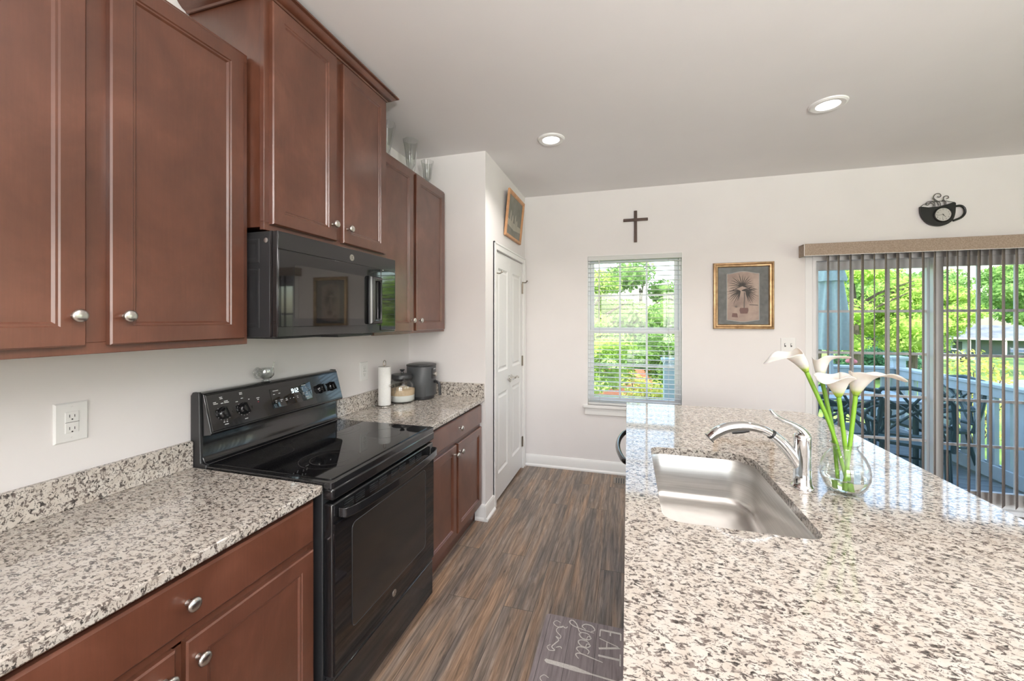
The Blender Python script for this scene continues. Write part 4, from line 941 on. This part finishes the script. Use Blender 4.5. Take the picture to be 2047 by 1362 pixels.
def text_b(s, size, at, m, d, rot=0, align='CENTER'):
    cu = bpy.data.curves.new('txt', 'FONT'); cu.body = s; cu.size = size; cu.align_x = align; cu.align_y = 'CENTER'; cu.resolution_u = 2
    o = bpy.data.objects.new('txt', cu); COL.objects.link(o); bpy.context.view_layer.update()
    me = o.evaluated_get(bpy.context.evaluated_depsgraph_get()).to_mesh(); c, sn_ = math.cos(rot), math.sin(rot)
    vs = [m(at[0]+v.co.x*c-v.co.y*sn_, at[1]+v.co.x*sn_+v.co.y*c, d) for v in me.vertices]; fs = [tuple(p.vertices) for p in me.polygons]
    bpy.data.objects.remove(o); bpy.data.curves.remove(cu); return vs, fs
b = B(); mk = mpy(YF-.033)
for k in range(1, 13):
    a = PI/2-k*PI/6; b.add(*text_b(str(k), .014, (KX+.002+.040*math.cos(a), KZ+.040*math.sin(a)), mk, .0004))
obj('numerals', b, 'iron', fc_, smooth=0)
b = B()
for ang, L_, w_ in ((math.radians(90-4.72*30), .026, .004), (math.radians(90-43.5*6), .040, .0025), (math.radians(-95), .038, .001)):
    b.ribbon([(KX+.002-.006*math.cos(ang), KZ-.006*math.sin(ang)), (KX+.002+L_*math.cos(ang), KZ+L_*math.sin(ang))], [w_, w_*.6], mk, .0008, .0004)
obj('hands', b, 'iron', fc_, smooth=0)

# ================================================================== KITCHEN MAT
t = thing('kitchen_mat', 'grey wood-look cushioned mat with white lettering beside the island', 'mat', (-.16, 1.6, 0))
mx0, mx1, my0, my1 = -.392, .085, 1.225, 1.985
o = obj('pad', B().prism(rrect(mx0, mx1, my0, my1, .02, 6), 0, .012, 'z'), 'kmat', t, .005)
mm = mpz(.0121); b = B()
for x in (mx0+.022, -.262, -.140, -.010): b.ribbon([(x, my1-.006), (x, my0+.006)], .0016, mm)
obj('plank_seams', b, 'kmat_line', o, smooth=0)
b = B()
# EAT reads toward the camera (-y), letter tops toward +x
def L2(u, v, ox, oy): return (ox+v, oy-u)       # u along reading direction, v up
ox, oy, H = -.125, 1.948, .094
def stroke(pts, w_, ox=ox, oy=oy): b.ribbon([L2(u*1.28, v, ox, oy) for u, v in pts], w_, mm)
stroke([(0, 0), (0, H)], .010); stroke([(0, H), (.032, H)], .006); stroke([(0, H*.5), (.020, H*.5)], .006); stroke([(0, 0), (.032, 0)], .006)
stroke([(.042, 0), (.066, H)], .004); stroke([(.066, H), (.088, 0)], .010); stroke([(.050, H*.36), (.080, H*.36)], .005)
stroke([(.118, 0), (.118, H)], .010); stroke([(.094, H), (.142, H)], .006)
# script "good"
sx, sy = -.228, 1.966
def scr(pts, w_=.0048, n=7): p = bez([(u, v, 0) for u, v in pts], n); b.ribbon([L2(q.x*1.4, q.y*1.25, sx, sy) for q in p], lerp_list([w_*.6, w_, w_*1.1, w_, w_*.6], len(p)), mm)
scr([(.030, .050), (.020, .062), (.004, .050), (.002, .026), (.014, .014), (.026, .028)]); scr([(.034, .060), (.029, .020), (.020, -.020), (.006, -.036), (-.004, -.026), (.010, -.008), (.036, .004), (.046, .014)])
scr([(.058, .052), (.044, .040), (.042, .018), (.052, .008), (.066, .020), (.068, .042), (.058, .052), (.054, .040), (.072, .036)])
scr([(.090, .052), (.076, .040), (.074, .018), (.084, .008), (.098, .020), (.100, .042), (.090, .052), (.086, .040), (.104, .036)])
scr([(.126, .046), (.114, .050), (.104, .036), (.104, .014), (.114, .006), (.128, .022)]); scr([(.144, .100), (.136, .060), (.129, .020), (.137, .006), (.150, .018)])
# flourish
def fl(pts, w_=.0042): p = bez([(u, v, 0) for u, v in pts], 6); b.ribbon([L2(q.x*1.45, q.y*1.3, -.332, 1.962) for q in p], lerp_list([w_*.5, w_, w_*.8, w_*1.2, w_*.5], len(p)), mm)
for o_ in (0, .215):
    fl([(.016+o_, .014), (.010+o_, -.002), (.022+o_, -.012), (.034+o_, 0), (.036+o_, .018), (.028+o_, .026), (.040+o_, .008), (.056+o_, .006), (.072+o_, .024), (.082+o_, .022), (.078+o_, .008), (.090+o_, .020), (.106+o_, .010), (.122+o_, .002), (.132+o_, .014), (.136+o_, -.004), (.124+o_, -.014), (.114+o_, -.004)])
    fl([(.026+o_, .042), (.034+o_, .036), (.030+o_, .026)]); fl([(.120+o_, .036), (.114+o_, .030), (.120+o_, .016)])
# spoon / spatula
b.ribbon([L2(u, v, -.345, 1.712) for u, v in ((0, 0), (.006, .010), (.008, .06), (.012, .13), (.016, .165), (.019, .20), (.026, .31))], [.012, .020, .021, .023, .016, .007, .007], mm)
b.ribbon([L2(u, v, -.345, 1.712) for u, v in ((.026, .305), (.027, .330), (.029, .39))], [.007, .044, .044], mm)
obj('printed_lettering', b, 'kmat_ink', o, smooth=0, label='white printed words EAT good with flourishes and a spatula')
struct('trim_5', B().box(DX0-.0, DX1, YO, YO+.02, -.1, 0), 'vinyl')

# ================================================================== OUTSIDE
def gz_(y): return -1.1-.042*max(0, y-8)
b = B(); ys = [4.3, 8, 14, 22, 32, 45, 60, 85, 120]; vs = []
for y in ys: vs += [(-60, y, gz_(y)), (150, y, gz_(y))]
b.add(vs, [(2*i, 2*i+1, 2*i+3, 2*i+2) for i in range(len(ys)-1)])
b.box(-60, 150, -30, 4.3, -1.12, -1.1)
struct('ground', b, 'grass')
# deck
DZ = -.08; DXA, DXB, DYB = .42, 3.52, 6.62
b = B(); y = YO+.002
while y < DYB: b.box(DXA, DXB, y, y+.138, DZ-.03, DZ); y += .144
b.box(DXA, DXA+.04, YO+.002, DYB, -1.1, DZ-.03); b.box(DXB-.04, DXB, YO+.002, DYB, -1.1, DZ-.03); b.box(DXA, DXB, DYB-.04, DYB, -1.1, DZ-.03)
struct('deck_floor', b, 'deck', smooth=0)
def railing(p0, p1, posts, label, zt=.862):
    (x0, y0), (x1, y1) = p0, p1; L_ = math.hypot(x1-x0, y1-y0); a = math.atan2(y1-y0, x1-x0)
    t = thing('deck_railing', label, 'railing', (x0, y0, DZ), a)
    b = B(); b.box(0, L_, -.07, .07, zt-DZ-.03, zt-DZ); b.box(0, L_, -.05, -.025, zt-DZ-.125, zt-DZ-.03); b.box(0, L_, .025, .05, zt-DZ-.125, zt-DZ-.03); obj('top_rail', b, 'rail', t, .003, local=True)
    b = B(); b.box(0, L_, -.045, -.02, .02, .15); b.box(0, L_, .02, .045, .02, .15); obj('bottom_rail', b, 'rail', t, .003, local=True)
    n = int(L_/.155)
    for k in range(n):
        u = (k+.5)*L_/n; obj('baluster', B().box(u-.044, u+.044, -.018, .018, .03, zt-DZ-.04), 'rail', t, local=True)
    return t
railing((3.46, YO+.05), (3.46, 6.50), 0, 'pale blue wooden deck railing along the right side, behind the patio door')
railing((1.60, 6.55), (3.40, 6.55), 0, 'pale blue wooden deck railing at the far end, behind the umbrella')
def post(x, y, top, label, w_=.07):
    t = thing('railing_post', label, 'post', (x, y, DZ)); obj('shaft', B().box(x-w_, x+w_, y-w_, y+w_, DZ, top-.05), 'rail', t, .004)
    b = B(); b.box(x-w_-.02, x+w_+.02, y-w_-.02, y+w_+.02, top-.05, top-.03); b.prism([(x-w_-.03, y-w_-.03), (x+w_+.03, y-w_-.03), (x+w_+.03, y+w_+.03), (x-w_-.03, y+w_+.03)], top-.03, top, 'z'); obj('cap', b, 'rail', t, .006)
post(3.46, 6.58, 1.0, 'pale blue square deck post at the far corner of the railing')
post(.51, 5.45, 1.0, 'pale blue square deck post with cap seen through the small window')
rt = thing('stair_railing', 'pale blue sloped railing beside the post outside the small window', 'railing', (.6, 5.45, DZ))
b = B(); b.box(0, 1.1, -.06, .06, -.02, .02, Matrix.Translation((.58, 5.45, .90)) @ Matrix.Rotation(.62, 4, 'Y')); b.box(.58, 1.5, 5.43, 5.47, DZ, .15); obj('handrail', b, 'rail', rt)
for k in range(4): obj('baluster', B().box(.64+k*.12, .70+k*.12, 5.44, 5.46, DZ, .86-k*.085), 'rail', rt)
# umbrella
ux, uy = 2.30, 5.56
um = thing('patio_umbrella', 'closed blue-grey patio umbrella standing through the deck table', 'umbrella', (ux, uy, DZ))
obj('pole', B().tube([(ux, uy, DZ+.02), (ux, uy, 2.42)], .02, 12), 'rail', um)
rm = lambda a, h: 1+.16*math.cos(8*a)+.08*math.cos(3*a+h*2)
obj('canopy', B().lathe([(.020, 1.16), (.15, 1.14), (.165, 1.20), (.15, 1.5), (.125, 1.75), (.10, 1.98), (.07, 2.15), (.03, 2.34), (.015, 2.38)], (ux, uy, 0), 64, rmod=rm), 'umbrella', um, smooth=60)
obj('vent_cap', B().lathe([(.145, 1.94), (.135, 2.0), (.10, 2.13), (.06, 2.26), (.02, 2.39), (0, 2.40)], (ux, uy, 0), 48, rmod=lambda a, h: 1+.10*math.cos(8*a)), 'umbrella', um, smooth=60)
obj('base', B().lathe([(.22, 0), (.22, .04), (.05, .07), (.03, .2), (0, .2)], (ux, uy, DZ), 24), 'chairg', um)
# table
tb = thing('deck_table', 'blue-grey slatted patio table on the deck', 'table', (2.35, 5.56, DZ))
b = B()
for k in range(9): y = 5.14+k*.096; b.box(1.62, 2.98, y, y+.088, .615, .64)
b.box(1.60, 1.66, 5.12, 6.02, .60, .642); b.box(2.95, 3.01, 5.12, 6.02, .60, .642)
obj('tabletop', b, 'tabletop', tb, .003)
obj('apron', B().box(1.68, 2.92, 5.18, 5.20, .54, .60).box(1.68, 2.92, 5.94, 5.96, .54, .60), 'chairg', tb)
for x, y in ((1.70, 5.20), (2.90, 5.20), (1.70, 5.94), (2.90, 5.94)): obj('leg', B().tube([(x, y, DZ), (x, y, .60)], .025, 10), 'chairg', tb)
# chairs: curved X-lattice back and arms
def chair(x, y, rz, label):
    t = thing('patio_chair', label, 'chair', (x, y, DZ), rz, 'dark green patio chairs')
    obj('seat', B().prism(rrect(-.25, .25, -.23, .23, .05, 4), .40, .43, 'z'), 'chairg', t, .008, local=True)
    for sx_, sy_, k in ((-.22, .21, .04), (.22, .21, .04), (-.21, -.20, -.10), (.21, -.20, -.10)):
        obj('leg', B().tube(bez([(sx_, sy_, .40), (sx_*1.03, sy_+k*.4, .2), (sx_*1.06, sy_+k, 0)], 4), .018, 8), 'chairg', t, local=True)
    for s in (-1, 1):
        obj('armrest', B().tube(bez([(s*.245, -.27, .64), (s*.275, 0, .655), (s*.27, .20, .65), (s*.245, .235, .60), (s*.235, .225, .42)], 5), .018, 8, flat=.8), 'chairg', t, local=True)
    b = B(); q = lambda u, v: (u, -.22-.14*(v-.43)/.5, v)
    b.tube([q(*p) for p in [(-.25, .41), (-.265, .62), (-.255, .84), (-.20, .93), (0, .96), (.20, .93), (.255, .84), (.265, .62), (.25, .41)]], .02, 8)
    b.tube([q(-.25, .5), q(.25, .5)], .014, 8); ft = obj('back_frame', b, 'chairg', t, local=True)
    b = B()
    for s in (-1, 1):
        b.tube([q(p.x, p.y) for p in bez([(s*.25, .86, 0), (s*.05, .76, 0), (-s*.20, .50, 0)], 5)], .012, 8); b.tube([q(p.x, p.y) for p in bez([(s*.10, .95, 0), (-s*.06, .72, 0), (-s*.25, .62, 0)], 5)], .012, 8)
        b.tube([q(p.x, p.y) for p in bez([(s*.22, .50, 0), (s*.14, .72, 0), (s*.26, .80, 0)], 5)], .011, 8)
    obj('back_lattice', b, 'chairg', t, local=True)
    obj('stretcher', B().tube([(-.22, 0, .25), (.22, 0, .25)], .010, 8).tube([(-.22, .21, .25), (-.21, -.22, .25)], .010, 8).tube([(.22, .21, .25), (.21, -.22, .25)], .010, 8), 'chairg', t, local=True)
chair(2.62, 4.72, -.55, 'dark green lattice-back patio chair nearest the sliding door, right of the table front')
chair(3.12, 5.42, 1.75, 'dark green lattice-back patio chair at the right end of the deck table')
chair(1.93, 4.72, .1, 'dark green lattice-back patio chair behind the calla lilies')
chair(2.65, 6.25, PI+.1, 'dark green lattice-back patio chair on the far side of the deck table')

# low salmon wall seen through the window
b = B(); b.box(-6, 4.2, 16.0, 16.15, gz_(16)-.1, -.42)
tag(obj('garden_wall', b, 'mulch', loc=(0, 16, gz_(16))), 'low salmon-red garden wall in the yard beyond the small window', 'wall')
# road
b = B(); ra = [(15.5, 27), (60, 52), (150, 95)]; rb = [(12, 16), (40, 24), (150, 48)]
vs = []
for (xa, ya), (xb, yb) in zip(ra, rb): vs += [(xa, ya, gz_(ya)+.02), (xb, yb, gz_(yb)+.02)]
rd = obj('road', b.add(vs, [(0, 1, 3, 2), (2, 3, 5, 4)]), 'asphalt', smooth=0); rd['kind'] = 'structure'
b = B(); vs = []
for (xa, ya), (xb, yb) in zip(ra, rb):
    for f_ in (.49, .515): xx, yy = xa+(xb-xa)*f_, ya+(yb-ya)*f_; vs.append((xx, yy, (gz_(ya)+(gz_(yb)-gz_(ya))*f_)+.05))
obj('centre_line', b.add(vs, [(0, 1, 3, 2), (2, 3, 5, 4)]), 'yellow', rd, smooth=0)

# ---- foliage
def leaf_cloud(blobs, n, size, seed, flat=.6):
    r = np.random.default_rng(seed); vol = np.array([q[3]**2 for q in blobs]); idx = r.choice(len(blobs), n, p=vol/vol.sum()); P = np.array([q[:3] for q in blobs])[idx]; Rr = np.array([q[3] for q in blobs])[idx]
    d = r.normal(size=(n, 3)); d /= np.linalg.norm(d, axis=1)[:, None]; rad = Rr*(.72+.32*r.random(n)); c = P+d*rad[:, None]*np.array([1, 1, flat])
    a = r.normal(size=(n, 3))+d*.9+np.array([0, 0, .8]); a /= np.linalg.norm(a, axis=1)[:, None]
    t1 = np.cross(a, r.normal(size=(n, 3))); t1 /= np.linalg.norm(t1, axis=1)[:, None]; t2 = np.cross(a, t1); s = size*(.6+.8*r.random(n))[:, None]
    V = np.stack([c-t1*s, c-t2*s*.45, c+t1*s, c+t2*s*.45], 1).reshape(-1, 3); return V
def foliage_obj(name, V, m, parent=None, core=None):
    L_ = wloc(parent) if parent else Vector((0, 0, 0)); V = V-np.array(L_); n = len(V)//4
    F = np.arange(n*4).reshape(-1, 4).tolist(); vs = V.tolist()
    if core:
        for (x, y, z, r, fl_) in core:
            q = B().sphere((x-L_.x, y-L_.y, z-L_.z), r, 12, 8, (1, 1, fl_)); o_ = len(vs); vs += [list(p) for p in q.v]; F += [[i+o_ for i in f_] for f_ in q.f]
    me = bpy.data.meshes.new(name); me.from_pydata(vs, [], F); me.materials.append(M[m]); o = bpy.data.objects.new(name, me); COL.objects.link(o)
    if parent: o.parent = parent
    return o
def tree(x, y, zc, R_, hz, m, label, n=9000, leaf=.13, seed=0, bark='bark', nb=26, trunk=.16, kind='tree'):
    t = thing('tree', label, 'tree', (x, y, gz_(y)), group='trees beyond the deck'); rnd = random.Random(seed); bl = []
    for k in range(nb):
        u = rnd.uniform(-1, 1); a = rnd.uniform(0, 2*PI); rr = math.sqrt(max(0, 1-u*u))*rnd.uniform(.45, .85); s = R_*rnd.uniform(.26, .42)
        bl.append((x+R_*rr*math.cos(a), y+R_*rr*math.sin(a), zc+hz*u*.8, s))
    V = leaf_cloud(bl, n, leaf, seed, .55); foliage_obj('crown', V, m, t, core=[(q[0], q[1], q[2]-.05, q[3]*.62, .5) for q in bl])
    b = B(); g0 = gz_(y); b.tube(bez([(x, y, g0), (x+.1, y, (g0+zc)/2), (x, y, zc+hz*.5)], 5), lerp_list([trunk*1.25, trunk, trunk*.4], 11), 10)
    for k in range(6): a = rnd.uniform(0, 2*PI); b.tube(bez([(x, y, zc-hz*.5+k*.1*hz), (x+R_*.3*math.cos(a), y+R_*.3*math.sin(a), zc-hz*.15+k*.1*hz), (x+R_*.7*math.cos(a), y+R_*.7*math.sin(a), zc+hz*.15+k*.08*hz)], 3), lerp_list([trunk*.45, trunk*.3, trunk*.1], 7), 6)
    obj('trunk', b, bark, t)
T = [
 # beyond the small window
 (-1.3, 12.3, 1.0, 2.1, 2.0, 'leaf_bright', 'bright green leafy tree filling the left of the small window', 20000, .055),
 (2.1, 12.8, 1.0, 2.1, 2.0, 'leaf_mid', 'mid green leafy tree at the right of the small window', 20000, .055),
 (-5, 20, 1.7, 3.0, 2.6, 'leaf_dark', 'dark green tree behind the left side of the small window view', 7000, .14),
 (.6, 21, 1.7, 3.0, 2.7, 'leaf_mid', 'broad green tree behind the salmon garden wall', 8000, .14),
 (6.2, 27, 2.2, 3.3, 3.2, 'leaf_dark', 'dark green tree far back to the right of the small window view', 7000, .16),
 # beyond the patio door
 (8.4, 18.6, 2.0, 2.5, 1.8, 'leaf_bright', 'wide bright green tree across the middle of the patio door view', 20000, .065),
 (12.4, 22.6, 1.7, 2.4, 1.7, 'leaf_bright', 'bright green low-branched tree beside the grey-blue house', 18000, .07),
 (14, 33, 2.6, 4.2, 2.8, 'leaf_mid', 'tall green tree behind the umbrella', 8000, .2),
 (18.0, 46, 2.8, 4.4, 3.2, 'leaf_dark', 'dark tree further back behind the centre of the patio door', 8000, .22),
 (25.5, 33, 4.0, 3.8, 2.0, 'leaf_mid', 'green tree whose crown hangs over the view of the far house', 14000, .13),
 (24.5, 43, 3.2, 4.0, 2.7, 'leaf_mid', 'green tree in the gap between the bright trees and the hanging crown', 9000, .18),
 (38, 78, 4, 8, 5, 'leaf_dark', 'large dark tree rising behind the left end of the far house', 8000, .36),
 (54, 99, 5, 9, 6, 'leaf_mid', 'large green tree rising behind the far house roof', 8000, .38),
 (74, 92, 4.5, 9, 5.5, 'leaf_dark', 'large dark green tree at the right behind the far house', 8000, .38),
 (37, 48, 5.0, 4.6, 2.2, 'leaf_bright', 'sunlit light green tree high at the right of the patio door', 8000, .22),
]
for i, a in enumerate(T): tree(*a[:7], n=a[7], leaf=a[8], seed=i+11)
tree(43.6, 59.0, 4.2, 3.4, 4.0, 'leaf_mid', 'pale-barked tree standing before the far house', n=3500, leaf=.25, seed=40, bark='birch', trunk=.42)
# shrubs
def shrub(x, y, r, h, m, label, n, leaf, seed):
    t = thing('shrub', label, 'shrub', (x, y, gz_(y)), group='shrubs in the yard'); rnd = random.Random(seed); g0 = gz_(y)
    bl = [(x+rnd.uniform(-r, r)*.6, y+rnd.uniform(-r, r)*.6, g0+h*rnd.uniform(.25, .85), r*rnd.uniform(.3, .5)) for k in range(14)]
    foliage_obj('foliage', leaf_cloud(bl, n, leaf, seed, .8), m, t)
    b = B()
    for q in bl: b.tube([(x, y, g0), (q[0], q[1], q[2])], [.025, .008], 6)
    obj('branches', b, 'bark', t)
shrub(.30, 9.2, .75, 1.55, 'leaf_yellow', 'yellow-green shrub low in the small window view', 1500, .045, 3)
shrub(-1.5, 9.4, .7, 1.1, 'leaf_mid', 'green bush at the lower left of the small window view', 2600, .06, 4)
shrub(7.1, 10.9, .75, 2.2, 'leaf_yellow', 'airy yellow-leaved shrub just beyond the deck railing', 1300, .045, 5)
shrub(13.8, 27.5, 2.2, 1.6, 'leaf_dark', 'dark rounded hedge bush under the trees', 3500, .12, 6)
# far house with carport
hx_, hy_ = 50.5, 77; gh = gz_(77)
h = thing('house', 'single-storey grey-blue house with a carport and white posts across the road', 'house', (hx_, hy_, gh), math.radians(-35))
obj('wall', B().box(-14, -1, 0, 7, 0, 2.7), 'siding', h, local=True)
obj('wall', B().box(-1, 10, 3, 7, 0, 2.7), 'siding', h, local=True)
b = B(); b.prism([(-1.2, 2.65), (3.2, 4.6), (8.2, 2.65)], -14.6, 10.6, 'x'); obj('roof', b, 'roofing', h, local=True)
obj('fascia', B().box(-14.6, 10.6, -1.3, -1.15, 2.5, 2.75), 'trim', h, local=True)
for x in (-.8, 2.6, 6.2, 9.8): obj('post', B().box(x-.12, x+.12, -1.1, -.85, 0, 2.6), 'trim', h, local=True)
for x in (-12, -9.4, -4.2):
    wf = obj('window', B().box(x-.6, x+.6, -.05, 0, 1.0, 2.2), 'trim', h, local=True); obj('pane', B().box(x-.5, x+.5, -.07, -.05, 1.1, 2.1), 'darkwin', wf, local=True)
wf = obj('front_door', B().box(-2.6, -1.6, -.05, 0, 0, 2.1), 'darkwin', h, local=True)
def car(x, y, rz, m, label):
    t = thing('car', label, 'car', (x, y, gz_(y)), rz)
    b = B(); b.prism([(-2.2, .3), (2.2, .3), (2.25, .75), (1.5, .9), (.9, 1.4), (-1.1, 1.42), (-1.9, .95), (-2.25, .85)], -.88, .88, 'y'); obj('body', b, m, t, .08, local=True)
    obj('windows', B().prism([(-1.65, .93), (1.35, .93), (.85, 1.34), (-1.05, 1.36)], -.89, .89, 'y'), 'darkwin', t, local=True)
    for px in (-1.4, 1.4):
        for py in (-.8, .8): obj('wheel', B().lathe([(0, -.1), (.33, -.1), (.33, .1), (0, .1)], (px, py, .33), 20, 'y'), 'tyre', t, local=True)
car(33.5, 55.5, math.radians(-30), 'carpale', 'pale car parked on the lawn edge left of the far house')
car(52.8, 73.6, math.radians(55), 'carpaint', 'dark car parked under the carport')
# pink flower pot on the far post
fp = thing('potted_flower', 'small pink flower bunch above the far deck railing', 'flower', (3.02, 6.72, .70))
obj('petals', B().sphere((3.02, 6.72, .93), .035, 10, 6).sphere((3.06, 6.72, .90), .03, 10, 6).sphere((2.98, 6.73, .905), .028, 10, 6), 'pinkfl', fp)
obj('stem', B().tube([(3.02, 6.72, .2), (3.02, 6.72, .92)], .006, 6).tube([(3.02, 6.72, -1.1), (3.02, 6.72, .25)], .012, 6), 'stem', fp)
